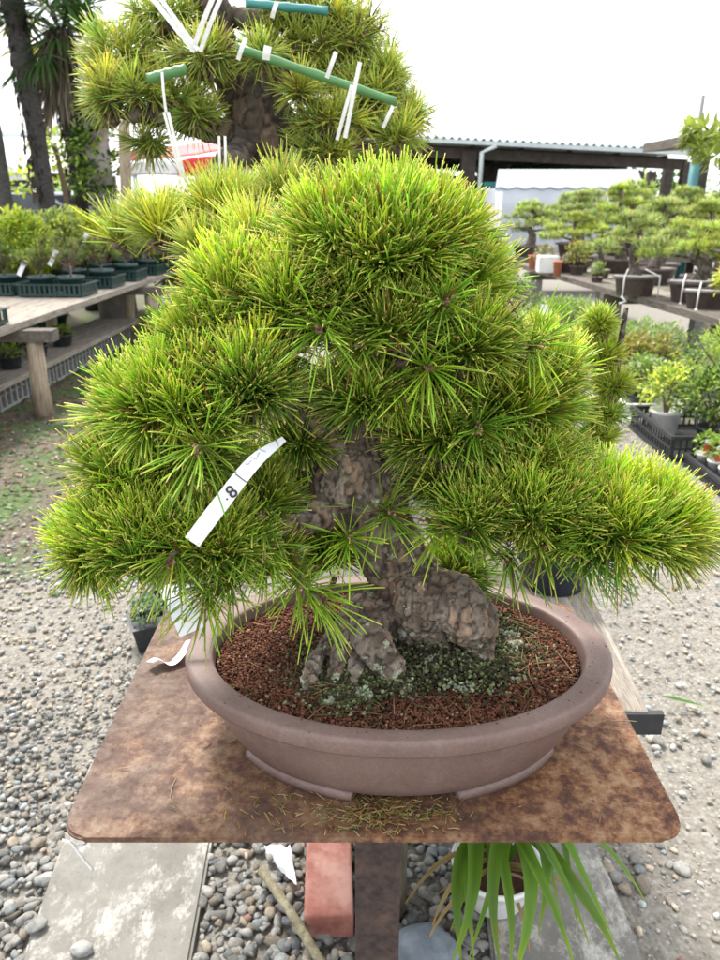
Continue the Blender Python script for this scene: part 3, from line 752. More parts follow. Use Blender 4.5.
# single shoots hanging before the trunk
mb = MB(); mt = MB(); mbud = MB()
singles = [(350,540,.745,(.15,-.8,.25)),(392,512,.76,(.4,-.7,.3)),(300,588,.70,(.1,-.75,-.1)),(322,600,.715,(.55,-.5,-.15)),(225,585,.70,(-.2,-.8,-.05)),(205,600,.69,(.1,-.9,-.2)),
 (510,560,.75,(-.1,-.9,.1)),(545,548,.74,(.1,-.9,0)),(440,530,.76,(-.2,-.8,.2)),(265,560,.71,(0,-.7,-.3)),(262,515,.73,(0,-.8,.1)),(590,560,.76,(.3,-.8,-.2)),
 (195,452,.66,(-.1,-.9,.0)),(430,368,.74,(.2,-.9,.1)),(360,345,.74,(-.1,-.9,.1)),(320,330,.73,(-.2,-.9,.1)),(447,300,.74,(.1,-.85,.3)),(395,395,.77,(.1,-.8,-.3)),(480,430,.75,(.1,-.9,.1)),(540,345,.77,(.3,-.8,.2)),(170,560,.66,(-.2,-.9,-.1)),(620,555,.73,(.2,-.8,-.3))]
sp = np.array([at(s[0],s[1],s[2]*KD)[:] for s in singles]); sd = norm(np.array([s[3] for s in singles]))
for s_, p, d in zip(singles, sp, sd):
    mb = MB(); tufts(mb, p[None], d[None], 48, .064, .0017, (.42,.64,.04), (.22,.40,.04), spread=(15,80), fresh=RNG.uniform(.2,.8,1), tipchance=.45, droop=.12)
    fo = mb.build('foliage_pad', 'needle', bon); mt = MB(); mbud = MB()
    e = at(s_[0]*.8+385*.2, s_[1]*.85+460*.15, .83*KD)
    q = smooth_path([tuple(e)+(.004,), tuple((np.array(e)+p)/2+np.array((0,.01,-.006)))+(.003,), tuple(p-d*.015)+(.0025,), tuple(p)+(.002,)], 4)
    mt.tube(q[:,:3], q[:,3], 6)
    bp = p+RNG.normal(0,.0025,(12,3)); scatter_rocks(mbud, bp, RNG.uniform(.0015,.003,12), 1.5, np.array((.2,.11,.08))*RNG.uniform(.5,1.8,(12,1)), 1, 5, 3)
    mt.build('twigs', 'twig', fo); mbud.build('buds', 'granule', fo)

# fallen needles
def litter(name, label, zone_fn, n, ln, wd, pal, zf):
    mb = MB(); B_ = []; D_ = []
    for i in range(n):
        x, y = zone_fn(); z = zf(x, y); a = RNG.uniform(0, 2*PI); e = RNG.uniform(-.05,.22)
        B_.append((x,y,z)); D_.append((math.cos(a)*math.cos(e), math.sin(a)*math.cos(e), math.sin(e)))
    B_ = np.array(B_); D_ = np.array(D_)
    c = np.array(pal)[RNG.integers(0,len(pal),n)]*RNG.uniform(.7,1.3,(n,1))
    bend = RNG.normal(0,.12,(n,3)); bend[:,2] = -np.abs(bend[:,2])*.5
    needles(mb, B_, D_, RNG.uniform(*ln, n), np.full(n, wd), bend, c, c)
    return tag(mb.build(name, 'needle'), label, 'needles', kind='stuff')
def z_pot():
    while True:
        k = RNG.random()
        q = on(RNG.normal(520,32), RNG.normal(655,30), SZ) if k < .45 else (on(RNG.normal(400,70), RNG.normal(695,16), SZ) if k < .8 else on(RNG.uniform(220,580), RNG.uniform(600,730), SZ))
        if ((q.x-PC[0])/.205)**2+((q.y-PC[1])/.142)**2 < 1: return q.x, q.y
litter('fallen_needles', 'dry orange pine needles fallen on the soil of the oval pot', z_pot, 170, (.018,.05), .0013, [(.36,.17,.07),(.42,.27,.13),(.26,.10,.05),(.14,.19,.05)], lambda x,y: float(soil_h(x,y))+.004)
def z_tab():
    k = RNG.random()
    q = on(RNG.normal(392,30), RNG.normal(816,10), TZ) if k < .75 else on(RNG.normal(300,55), RNG.normal(815,12), TZ)
    return min(q.x,.33), max(q.y,.606)
litter('needle_debris', 'yellow brown needle clippings heaped on the plate before the oval pot', z_tab, 480, (.002,.013), .0012, [(.5,.36,.10),(.38,.20,.07),(.26,.30,.08),(.55,.46,.22)], lambda x,y: TZ+.002+RNG.uniform(0,.003))
litter('stray_needles', 'a few straw coloured needles lying across the rusty plate', lambda: (lambda q: (q.x, q.y))(on(RNG.uniform(90,660), RNG.uniform(700,830), TZ)), 26, (.015,.035), .0011, [(.45,.38,.22),(.36,.24,.12)], lambda x,y: TZ+.002)

# ------------------------------------------------------------------ paper tags
def ribbon(mb, pts, widths, wdir, th=.0006):
    """flat strip along pts, side direction wdir (per point or one)"""
    q = smooth_path([tuple(p)+(w,) for p, w in zip(pts, widths)], 6); vs = []
    wd = np.array(wdir, float); wd /= np.linalg.norm(wd)
    Tn = np.gradient(q[:,:3], axis=0); Tn = norm(Tn)
    for i in range(len(q)):
        s_ = wd-Tn[i]*np.dot(wd,Tn[i]); s_ /= np.linalg.norm(s_); nn = np.cross(Tn[i], s_)
        for a, b_ in ((-1,-1),(1,-1),(1,1),(-1,1)): vs.append(q[i,:3]+s_*a*q[i,3]/2+nn*b_*th/2)
    k = len(q); f = [(i*4+j, i*4+(j+1)%4, (i+1)*4+(j+1)%4, (i+1)*4+j) for i in range(k-1) for j in range(4)]
    return mb.add(vs, np.array(f+[(3,2,1,0),(k*4-4,k*4-3,k*4-2,k*4-1)]))
tg = thing('paper_tag', 'long white paper strip reading 8, hanging among the left needles of the large bonsai', 'tag')
p0, p1, p2, p3 = at(284,439,.705), at(254,462,.665), at(222,502,.645), at(192,542,.64)
sd_ = at(204,547,.64)-at(182,532,.64)
ribbon(MB(), [p0,p1,p2,p3], [.008,.021,.023,.023], sd_) if False else None
mb = MB(); ribbon(mb, [p0,p1,p2,p3], [.006,.0135,.0155,.016], sd_); strip = mb.build('strip', 'paper', tg, False)
# figure 8 and marks laid on the strip (facing the camera side)
def text_mesh(name, body, size, m, parent, mw):
    cu = bpy.data.curves.new(name, 'FONT'); cu.body = body; cu.size = size; cu.align_x = 'CENTER'; cu.align_y = 'CENTER'; cu.extrude = .0002; cu.offset = size*.012
    o = bpy.data.objects.new(name+'_c', cu); COL.objects.link(o)
    dg = bpy.context.evaluated_depsgraph_get(); me = bpy.data.meshes.new_from_object(o.evaluated_get(dg)); bpy.data.objects.remove(o); bpy.data.curves.remove(cu)
    me.transform(mw); me.materials.clear(); me.materials.append(M[m]); me.name = name
    r = bpy.data.objects.new(name, me); COL.objects.link(r); r.parent = parent; return r
q1, q2 = at(240,479,.653), at(226,497,.6465)
ax = (q1-q2).normalized(); sdn = sd_.normalized(); sdn = (sdn-ax*sdn.dot(ax)).normalized(); nz = ax.cross(sdn).normalized()
if nz.y > 0: nz = -nz
Xa = sdn; Ya = nz.cross(Xa).normalized()
def frame(p, rot=0):
    m = Matrix((( Xa.x, Ya.x, nz.x, p.x),(Xa.y, Ya.y, nz.y, p.y),(Xa.z, Ya.z, nz.z, p.z),(0,0,0,1)))
    return m @ Matrix.Rotation(rot, 4, 'Z')
def strip_pt(px, py):
    # drop the point on the strip by a ray through the pixel
    o = Vector((0,0,H)); d = (at(px,py,.66)-o).normalized()
    hit, loc, no, _ = strip.ray_cast(o, d)
    return loc+nz*.0012 if hit else at(px,py,.65)
bpy.context.view_layer.update()
text_mesh('numeral', '8', .017, 'ink', tg, frame(strip_pt(232,492), PI/2*.0+math.radians(80)))
mb = MB(); c = strip_pt(241,478); R_ = frame(c)
for cx, cy, w, h in ((0,0,.013,.0009),):
    mb.add([R_@Vector((cx+a*w/2, cy+b_*h/2, e)) for e in (-.0002,.0002) for b_ in (-1,1) for a in (-1,1)], np.array([(0,2,3,1),(4,5,7,6),(0,1,5,4),(2,6,7,3),(0,4,6,2),(1,3,7,5)]))
R_ = frame(strip_pt(227,499)); mb.add([R_@Vector((a*.0008, b_*.0008, e)) for e in (-.0002,.0002) for b_ in (-1,1) for a in (-1,1)], np.array([(0,2,3,1),(4,5,7,6),(0,1,5,4),(2,6,7,3),(0,4,6,2),(1,3,7,5)]))
mb.build('ink_line', 'ink', tg, False)
mb = MB()
for (px_, py_, w, h, ro) in ((262,450,.008,.001,.3),(258,455,.0012,.006,.2),(254,458,.006,.001,.4),(250,462,.001,.005,0),(247,464,.004,.0009,.5)):
    R_ = frame(strip_pt(px_,py_), ro); mb.add([R_@Vector((a*w/2, b_*h/2, e)) for e in (-.0002,.0002) for b_ in (-1,1) for a in (-1,1)], np.array([(0,2,3,1),(4,5,7,6),(0,1,5,4),(2,6,7,3),(0,4,6,2),(1,3,7,5)]))
mb.build('faint_writing', 'inkgrey', tg, False)

tg = thing('paper_tag', 'curled white paper strip lying on the plate beside the left rim of the oval pot', 'tag')
mb = MB(); ribbon(mb, [on(150,662,TZ+.014), on(158,659,TZ+.012), on(170,664,TZ+.003), on(181,655,TZ+.008), on(190,640,TZ+.02)], [.016,.02,.024,.026,.026], Vector((.5,-.8,.35))); mb.build('strip','paper',tg,False)
tg = thing('paper_tag', 'folded white tag sticking out between needles and the left rim of the oval pot', 'tag')
mb = MB(); ribbon(mb, [at(166,585,.79), at(180,604,.775), at(192,632,.765)], [.02,.03,.03], Vector((1,.3,.25))); mb.build('strip','paper',tg,False)
tg = thing('paper_tag', 'small white tag half hidden in the dark needles left of the trunk', 'tag')
mb = MB(); ribbon(mb, [at(266,532,.80), at(285,544,.795), at(303,557,.79)], [.012,.02,.022], Vector((.2,.4,1))); mb.build('strip','paper',tg,False)

# ================================================================== UNDER THE STAND
bk = thing('brick', 'smooth red brick lying on the pebbles beside the stand post', 'brick')
mb = MB(); mb.box((-.062,1.125,.034), (.092,.225,.062), .04); o = mb.build('body','brick',bk,False)
b_ = o.modifiers.new('b','BEVEL'); b_.width=.006; b_.segments=3
bpy.data.objects.remove(bk) if False else None
o.parent = None; bpy.data.objects.remove(bk); o.name = 'brick'; tag(o, 'smooth red brick lying on the pebbles beside the stand post', 'brick')
st = MB(); a = on(274,888,.05); b2 = on(322,962,.045); q = [a.lerp(b2,t)+Vector((0,0,.004*math.sin(t*5))) for t in np.linspace(-.3,1.3,9)]
st.tube(q, [.009,.0085,.0095,.0085,.009,.0095,.0088,.009,.008], 10)
tag(st.build('wooden_stick','drystick'), 'dry round stick lying on pebbles next to the red brick', 'stick')
# crumpled paper
mb = MB(); gx = 9; vs = []; pc = on(281,868,.035)
cs = [on(264,848,.04), on(290,848,.03), on(297,888,.03), on(280,872,.02)]
for i in range(gx):
    for j in range(gx):
        u, w = i/(gx-1), j/(gx-1)
        p = (cs[0].lerp(cs[1],u)).lerp(cs[3].lerp(cs[2],u), w); vs.append((p.x,p.y,p.z+.022*noise.noise(Vector((u*3,w*3,2)))+.008))
mb.add(vs, np.array([(i*gx+j,(i+1)*gx+j,(i+1)*gx+j+1,i*gx+j+1) for i in range(gx-1) for j in range(gx-1)])); o = mb.build('paper_scrap','paper',None,False)
sm = o.modifiers.new('s','SOLIDIFY'); sm.thickness=.0008
tag(o, 'crumpled white paper scrap on the pebbles near the red brick', 'paper')
for (px_, py_, r, lab, m) in ((36,926,.016,'small dark lump on the stained concrete slab','stonegrey'),(82,948,.017,'pale pebble lying alone on the stained concrete slab','greyblock')):
    v_, f_ = rock_templates(3,1,px_,.3); c = on(px_,py_,.03); mb = MB(); mb.add(v_[0]*np.array((r*1.3,r,r*.6))+np.array(c), f_)
    tag(mb.build('pebble', m), lab, 'stone')
v_, f_ = rock_templates(3,1,5,.3); c = on(425,948,.03); mb = MB(); mb.add(v_[0]*np.array((.06,.05,.04))+np.array(c), f_)
tag(mb.build('stone_block','bluestone'), 'blue grey stone behind the foot of the steel post', 'stone')
# white cord hanging under plate corner
mb = MB(); q = [at(62,840,.612), at(72,844,.612), at(80,855,.612), at(93,871,.615)]
q = smooth_path([tuple(x)+(.0014,) for x in q], 5); mb.tube(q[:,:3], q[:,3], 8)
q = smooth_path([tuple(at(72,843,.612))+(.0012,), tuple(at(85,840,.62))+(.0012,), tuple(at(82,836,.64))+(.0012,)], 4); mb.tube(q[:,:3]-np.array((0,0,.006)), q[:,3], 8)
tag(mb.build('twine','rope'), 'short white cord dangling under the front corner of the rusty plate', 'cord')

# strap leaved plant
pl = thing('potted_lily', 'strap leaved green plant in a white rimmed pot under the stand', 'plant', (.262,1.09,.022))
mb = MB(); mb.lathe([(.05,0),(.058,.01),(.074,.06),(.080,.082),(.085,.084),(.087,.092),(.084,.096),(.079,.094),(.076,.08),(.07,.06)], (0,0,0), 48); mb.build('pot','whiteplastic',pl)
mb = MB(); mb.lathe([(.001,.074),(.03,.074),(.073,.07)], (0,0,0), 32, cap=False); mb.build('soil','soil',pl)
mb = MB()
def strap(mb, base, tip, height, w, col, twist=0):
    b0 = np.array(base); t0 = np.array(tip); k = 16; vs = []; cs_ = []
    for i in range(k+1):
        t = i/k; p = b0*(1-t)+t0*t; p[2] += height*4*t*(1-t)*(1-.35*t); p[0] += w*1.6*math.sin(t*PI*1.4+col[1]*300)*t
        dx = t0-b0; side = np.array((-dx[1],dx[0],0)); side /= np.linalg.norm(side)+1e-9
        side = side*math.cos(twist*t)+np.array((0,0,1))*math.sin(twist*t)
        ww = w*min(1,.45+t*2)*(1-max(0,(t-.55)/.45)**1.6*.93)
        for s_, zz in ((-1,.18),(0,0),(1,.18)): vs.append(p+side*s_*ww/2+np.array((0,0,zz*ww))); cs_.append(np.array(col)*(.8+.35*t)*(1 if s_ else .8)*(1+.25*noise.noise(Vector((i*.9,col[1]*90,s_))))*(np.array((1.5,1.15,.9)) if t > .88 else 1))
    f = [(i*3+j,i*3+j+1,(i+1)*3+j+1,(i+1)*3+j) for i in range(k) for j in range(2)]
    mb.add(vs, np.array(f), np.array(cs_))
tips = [(488,968,.78,.022),(440,930,.88,.022),(570,945,.82,.02),(612,940,.84,.018),(428,962,.78,.03),(446,968,.80,.026),(462,960,.84,.02),(515,966,.76,.028),(505,985,.80,.03),(556,970,.78,.02),(592,962,.80,.028),(598,930,.86,.02),(627,905,.84,.02),(545,935,.84,.022),(482,960,.86,.018),(575,915,.9,.016)]
for i, (tx, ty, yy, w) in enumerate(tips):
    t_ = at(tx,ty,yy); ba = (RNG.uniform(-.02,.02), RNG.uniform(-.02,.02), .07)
    tl = (t_.x-.262, t_.y-1.09, max(t_.z-.022, .0))
    strap(mb, ba, tl, RNG.uniform(.17,.24), w*.95, np.array((.12,.24,.02))*RNG.uniform(.8,1.25), RNG.uniform(-.4,.4))
for i in range(14):
    a = RNG.uniform(.1, PI-.1); r_ = RNG.uniform(.2,.34); strap(mb, (RNG.uniform(-.02,.02),RNG.uniform(-.02,.02),.07), (r_*math.cos(a), r_*math.sin(a), RNG.uniform(.02,.2)), RNG.uniform(.16,.26), RNG.uniform(.016,.026), np.array((.08,.2,.02))*RNG.uniform(.7,1.3), RNG.uniform(-.5,.5))
mb.build('leaves','leaf',pl)
mb = MB()
for i in range(9):
    a = RNG.uniform(-PI,0); r_ = RNG.uniform(.1,.2); strap(mb, (RNG.uniform(-.03,.03),RNG.uniform(-.03,.03),.08), (r_*math.cos(a), r_*math.sin(a), RNG.uniform(.0,.06)), RNG.uniform(.03,.08), RNG.uniform(.006,.011), np.array((.38,.27,.10))*RNG.uniform(.6,1.2), RNG.uniform(-.8,.8))
mb.build('dry_leaves','leaf',pl)

# ================================================================== BENCH BEHIND THE STAND
BZ = .60
bh = thing('plank_bench', 'weathered plank bench behind the rusty stand with a dark end', 'bench')
dirx = .045
for i, x0 in enumerate((-.16,.035,.23)):
    mb = MB(); mb.box((x0+.10+.05,2.05,BZ-.02), (.188,2.28,.04), -dirx); o = mb.build('plank','board',bh,False); b_=o.modifiers.new('b','BEVEL'); b_.width=.004; b_.segments=2
mb = MB(); mb.box((.15,1.02,BZ-.075), (.55,.06,.066)); mb.box((.18,3.0,BZ-.075), (.55,.06,.066)); mb.build('cross_beam','board_dark',bh,False)
for (x,y) in ((.055,1.075),(.38,3.0),(-.03,3.0)):
    mb = MB(); mb.tube([(x,y,-.02),(x+.003,y,.25),(x,y,BZ-.108)], [.034,.032,.033], 14); mb.build('leg','oldlog',bh)
mb = MB(); mb.box((.4,.909,BZ-.021), (.088,.010,.036)); mb.build('shaded_end','blackplastic',bh,False)  # black box paints the shade on the plank's wooden end face

# back pine -----------------------------------------------------------
def needle_tree(root, padlist, nper, L0, width, cf, cold, tipc=.25, rings=(0,.5,1.0), wprof=(.8,1,.4), low=-.3, spread=(8,70), twig=True, dir_flat=None):
    for (c, R, ns, fr) in padlist:
        P_, D_, f_ = pad_points(c, R, ns, L0, low)
        mb = MB(); tufts(mb, P_, D_, nper, L0, width, cf, cold, fresh=np.clip(f_+fr,0,1), tipchance=tipc, rings=rings, wprof=wprof, spread=spread)
        o = mb.build('foliage_pad','needle',root)
        if twig:
            mt = MB(); twigs(mt, (c[0],c[1],c[2]-R[2]*.5), P_, D_, .005, 4); mt.build('twigs','twig',o)
YB = 1.85
big = thing('potted_pine', 'tall old pine bonsai with bamboo braces behind the large bonsai', 'bonsai')
mb = MB(); mb.lathe([(.14,0),(.16,.005),(.18,.11),(.2,.115),(.2,.13),(.185,.13),(.18,.1),(.001,.1)], (.06,1.9,BZ), 48, 1.0, .85); mb.build('pot','bonsaipot',big)
def G(px, py, Yd, r): q = at(px, py, Yd); return (q.x,q.y,q.z,r)
specs = [[(.06,1.9,BZ+.09,.13),(.05,1.9,.85,.10),(0,1.88,1.1,.09),G(318,190,YB,.085),G(296,172,YB,.066),G(274,140,YB,.072),G(250,106,YB,.062),G(229,66,YB,.036),G(218,35,YB,.03),G(212,5,YB,.035),G(205,-60,YB,.02)],
 [G(285,150,YB,.05),G(330,128,YB-.02,.03),G(375,128,YB-.03,.018),G(410,140,YB-.05,.008)],
 [G(255,120,YB,.05),G(230,135,YB-.05,.022),G(185,125,YB-.1,.016),G(130,115,YB-.12,.01)],
 [G(245,80,YB,.03),G(300,75,YB,.018),G(350,90,YB,.012),G(385,105,YB,.006)],
 [G(228,55,YB,.03),G(180,60,YB-.04,.016),G(130,60,YB-.06,.008)],
 [G(215,15,YB,.02),G(270,20,YB,.013),G(330,30,YB,.007)],
 [G(255,140,YB,.03),G(230,160,YB-.15,.02),G(200,200,YB-.3,.015),G(160,225,YB-.38,.008)],
 [G(215,185,YB-.25,.014),G(260,200,YB-.35,.01),G(290,205,YB-.4,.006)]]
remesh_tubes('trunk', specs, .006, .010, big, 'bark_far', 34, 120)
def PD(px, py, Yd, hw, hh, dep, ns, fr):
    c = at(px,py,Yd); t = Yd/(CP-(py-480)/F*SP); return ((c.x,c.y,c.z),(hw*t/F,dep,hh*t/F),ns,fr)
plist = [PD(300,62,YB+.25,70,30,.2,14,-.1),PD(360,70,YB+.2,50,40,.2,14,0),PD(180,90,YB+.2,60,40,.2,12,0),PD(385,75,YB,28,30,.1,12,.1),PD(410,115,YB,26,26,.1,10,.1),PD(345,20,YB,50,24,.1,12,.1),PD(180,40,YB+.1,40,30,.1,8,0),PD(105,75,YB,28,30,.1,8,.1),PD(125,55,YB-.05,44,40,.12,17,.1),PD(150,95,YB-.1,60,34,.12,22,.1),PD(112,95,YB-.12,30,36,.1,10,.1),PD(205,55,YB-.12,46,26,.1,12,0),PD(262,52,YB-.14,30,16,.06,8,0),PD(300,88,YB-.14,22,18,.05,6,0),PD(325,150,YB-.1,40,24,.08,14,.1),PD(165,15,YB,50,30,.12,12,0),
 PD(195,112,YB-.12,34,24,.08,10,0),PD(292,42,YB-.02,58,24,.1,17,.1),PD(300,8,YB,60,22,.1,14,0),PD(340,70,YB,42,24,.1,12,.1),PD(372,98,YB-.03,42,34,.1,18,.15),
 PD(332,118,YB-.12,42,24,.08,14,.1),PD(398,135,YB-.08,30,24,.08,12,.1),PD(355,40,YB,36,26,.1,12,.1),
 PD(150,140,YB-.12,34,18,.07,7,-.1)]
plist = [(c,(R_[0]*1.28,R_[1],R_[2]*1.3),int(n_*1.7),f_) for c,R_,n_,f_ in plist]
needle_tree(big, plist, 28, .062, .0024, (.66,.76,.12), (.34,.44,.08), .3, low=-.95, spread=(8,85))
plist = [PD(165,228,1.5,58,36,.12,26,.15),PD(230,210,1.5,62,38,.14,30,.1),PD(285,195,1.5,40,34,.1,16,.0),PD(255,240,1.35,50,34,.1,18,.1),PD(205,250,1.4,46,26,.1,14,.1),PD(120,235,1.6,26,20,.08,7,.2)]
needle_tree(big, plist, 34, .085, .0024, (.68,.78,.09), (.36,.46,.07), .3)
# bamboo braces and tapes
def stick(name, m, lab, cat, a, b_, r, group=None, nodes=True):
    mb = MB(); a = Vector(a); b_ = Vector(b_); k = 13; rad = [r*(1.0 if (i%3 or not nodes) else 1.16) for i in range(k)]
    mb.tube([a.lerp(b_, i/(k-1)) for i in range(k)], rad, 10); return tag(mb.build(name, m), lab, cat, group)
stick('bamboo_cane','bamboo','long green bamboo cane tied across the crown of the old pine','cane', at(238,48,YB-.24), at(396,102,YB-.24), .0078)
stick('bamboo_cane','tealbamboo','teal bamboo cane at the top of the old pine','cane', at(246,3,YB-.1), at(328,11,YB-.1), .0078)
stick('bamboo_cane','bamboo','short green bamboo cane wedged left in the crown of the old pine','cane', at(148,79,YB-.26), at(186,69,YB-.26), .009)
stick('bamboo_cane','bamboo','lower green bamboo cane tied right of the thick old pine trunk','cane', at(300,95,YB-.1), at(330,112,YB-.1), .010)
def tape(lab, a, b_, w=.006, Yd=YB-.27):
    mb = MB(); A_ = at(a[0],a[1],Yd); B__ = at(b_[0],b_[1],Yd); ribbon(mb, [A_, A_.lerp(B__,.5)+Vector((0,-.004,0)), B__], [w,w,w], Vector((1,.25,0))); 
    return tag(mb.build('white_tape','rope',None,False), lab, 'tape', 'white tying tapes on the old pine')
for i, (a, b_, w, lab) in enumerate([((150,-5),(192,48),.010,'white tying tape, left stroke of the wide V at the top of the old pine'),((158,-5),(198,50),.008,'white tying tape doubled beside the left stroke of the top V of the old pine'),
    ((214,-5),(192,52),.009,'white tying tape, right stroke of the wide V at the top of the old pine'),((222,-5),(200,52),.008,'white tying tape doubled beside the right stroke of the top V of the old pine'),
    ((168,112),(186,182),.006,'white string falling left before the red awning'),((164,112),(182,178),.005,'white string next to the string falling left before the red awning'),((219,136),(221,184),.005,'white string falling left of the thick old pine trunk'),((225,136),(227,184),.005,'white string nearest the thick old pine trunk'),
    ((162,72),(166,112),.005,'thin white string under the short green cane'),((360,62),(345,138),.008,'white tape hanging under the long green cane, steepest one'),((352,85),(337,140),.007,'white tape hanging beside the steepest tape under the long cane'),
    ((336,52),(327,78),.008,'short white tape crossing the long green cane at its middle'),((393,106),(383,128),.007,'short white tape at the outer tip of the long green cane'),((246,38),(238,60),.008,'white tape wrapping the inner end of the long green cane'),((268,46),(266,60),.014,'broad pale tape wrapping the long green cane near the trunk'),((277,2),(272,18),.008,'white tape wrapping the teal cane')]):
    tape(lab, a, b_, w)

# young pine in dark blue pot behind the pot, right
yp = thing('young_pine', 'young upright pine in a dark blue pot on the plank bench', 'bonsai', (.375,1.30,BZ))
mb = MB(); mb.lathe([(.055,0),(.06,.003),(.078,.13),(.083,.134),(.083,.146),(.076,.146),(.074,.125),(.001,.12)], (0,0,0), 40); mb.build('pot','bluepot',yp)
mb = MB(); q = smooth_path([(0,0,.11,.016),(.03,.02,.2,.013),(.08,.05,.3,.010),(.095,.06,.42,.007),(.10,.06,.52,.004)], 5); mb.tube(q[:,:3], q[:,3], 10); mb.build('trunk','bark_small',yp)
inv = Vector((.375,1.30,BZ))
def PDl(*a):
    c, R, ns, fr = PD(*a); return ((c[0]-inv.x,c[1]-inv.y,c[2]-inv.z),R,ns,fr)
needle_tree(yp, [PDl(600,322,1.37,22,24,.04,22,.2),PDl(588,340,1.38,24,24,.04,20,.1),PDl(604,355,1.37,28,26,.05,28,.1),PDl(612,385,1.36,28,26,.05,28,.1),PDl(606,412,1.36,30,24,.05,26,.1),PDl(598,436,1.35,28,20,.05,20,.0),PDl(575,345,1.4,24,26,.04,18,.2),PDl(565,410,1.36,28,28,.04,18,.1),PDl(535,328,1.45,28,20,.04,14,.4),PDl(560,440,1.35,24,18,.04,8,0)], 46, .036, .0019, (.58,.72,.06), (.26,.38,.04), .15)

# ================================================================== LEAFY PLANT GENERATOR
def leaf_ball(mb, c, R, n, ln, wd, cols, low=-.6):
    u = norm(RNG.normal(size=(n,3))); u[:,2] = np.where(u[:,2] < low, -u[:,2], u[:,2])
    rad = RNG.uniform(.35,1.0,n)**.6; R = np.array(R)
    clump = np.array([noise.noise(Vector(q)*3+Vector(c)*5) for q in u])
    p = np.array(c)+u*R*(rad*(1+.35*clump))[:,None]
    d = norm(u+RNG.normal(0,.55,(n,3))+np.array((0,0,.25)))
    base = np.array(cols)[RNG.integers(0,len(cols),n)]*RNG.uniform(.7,1.3,(n,1))
    leaf_blades(mb, p, d, ln*RNG.uniform(.7,1.2,n), wd*RNG.uniform(.7,1.2,n), base)
LIME = [(.55,.62,.05),(.62,.68,.07),(.42,.54,.04),(.66,.68,.14)]
MIDG = [(.20,.32,.04),(.27,.40,.06),(.13,.24,.035),(.34,.45,.08)]
DARKG = [(.03,.07,.02),(.05,.1,.025),(.025,.05,.015)]
PALE = [(.24,.34,.13),(.34,.42,.18),(.16,.24,.09),(.42,.46,.3)]
def shrub(name, lab, cat, loc, R, n, ln, wd, cols, group=None, potm=None, potr=.07, poth=.07, rz=0, stems=5):
    r = thing(name, lab, cat, loc, rz, group)
    z0 = 0
    if potm:
        mb = MB(); mb.lathe([(potr*.74,0),(potr*.78,.004),(potr*.97,poth*.86),(potr*1.07,poth*.88),(potr*1.07,poth),(potr*.97,poth),(potr*.93,poth*.85),(.001,poth*.82)], (0,0,0), 28); mb.build('pot',potm,r); z0 = poth*.8
    mb = MB()
    for i in range(stems):
        a = RNG.uniform(0,2*PI); k = RNG.uniform(.3,.8)
        mb.tube([(0,0,z0-.01),(R[0]*k*.4*math.cos(a),R[1]*k*.4*math.sin(a),z0+R[2]*.7),(R[0]*k*math.cos(a),R[1]*k*math.sin(a),z0+R[2]*1.5)], [R[0]*.05,R[0]*.035,R[0]*.015], 5)
    mb.build('stem','twig',r)
    mb = MB(); leaf_ball(mb, (0,0,z0+R[2]*1.05), R, n, ln, wd, cols); mb.build('foliage','leaf',r)
    return r
def copy_tree(o, parent=None):
    c = o.copy(); COL.objects.link(c)
    if parent: c.parent = parent; c.matrix_parent_inverse = o.matrix_parent_inverse
    for ch in list(o.children): copy_tree(ch, c)
    return c

# ================================================================== LEFT BENCH
LB = .60; la = -.036
lb = thing('nursery_bench', 'long weathered wooden bench carrying trays of young pines, with a log leg', 'bench')
def lx(y): return -2.09+.036*(y-4.2)           # front edge
for i in range(5):
    w = .21; mb = MB(); xc = lx(6.5)-w*.5-i*(w+.006)
    mb.box((xc+.0, 6.6, LB-.0225-RNG.uniform(0,.003)), (w, 6.6, .045), la); o = mb.build('plank','board',lb,False); b_=o.modifiers.new('b','BEVEL'); b_.width=.004; b_.segments=2
for y in (4.66,7.1,9.4):
    mb = MB(); mb.box((lx(y)-.45,y,LB-.085), (1.28,.11,.07)); mb.build('cross_beam','board_dark',lb,False)
    for dx in (.0,-.95):
        mb = MB(); x = lx(y)+.05+dx; mb.tube([(x,y,-.02),(x-.004,y,.2),(x+.003,y,LB-.121)], [.06,.053,.047], 16); mb.build('leg','log',lb)
ls = thing('low_shelf', 'low weathered plank shelf under the long left bench', 'shelf')
for i in range(2):
    mb = MB(); mb.box((-2.37-i*.22+.06, 5.6, .195), (.2,3.6,.035), la); mb.build('plank','board',ls,False)
for i in range(8):
    y = 4.05+i*.44; x = -2.36+.036*(y-4.4)
    cr = thing('slotted_block', f'grey slotted block under the low shelf, {["first","second","third","fourth","fifth","sixth","seventh","last"][i]} of the row from the near end', 'block', (x,y,0), -la*-1, 'grey slotted blocks holding up the low shelf')
    if i == 0:
        mb = MB(); Lb = .425; mb.box((-.07,0,.09), (.012+.10,Lb,.17)); 
        for k in range(6):
            mb.box((0.0,-Lb/2+.02+k*(Lb-.04)/5,.088), (.034,.022,.172))
        mb.box((0,0,.012),(.032,Lb-.004,.018)); mb.box((0,0,.163),(.032,Lb-.004,.018)); mb.box((-.002,0,.1),(.022,Lb-.006,.01))
        blk = mb.build('body','greyblock',cr,False); 
    else:
        c = blk.copy(); COL.objects.link(c); c.parent = cr

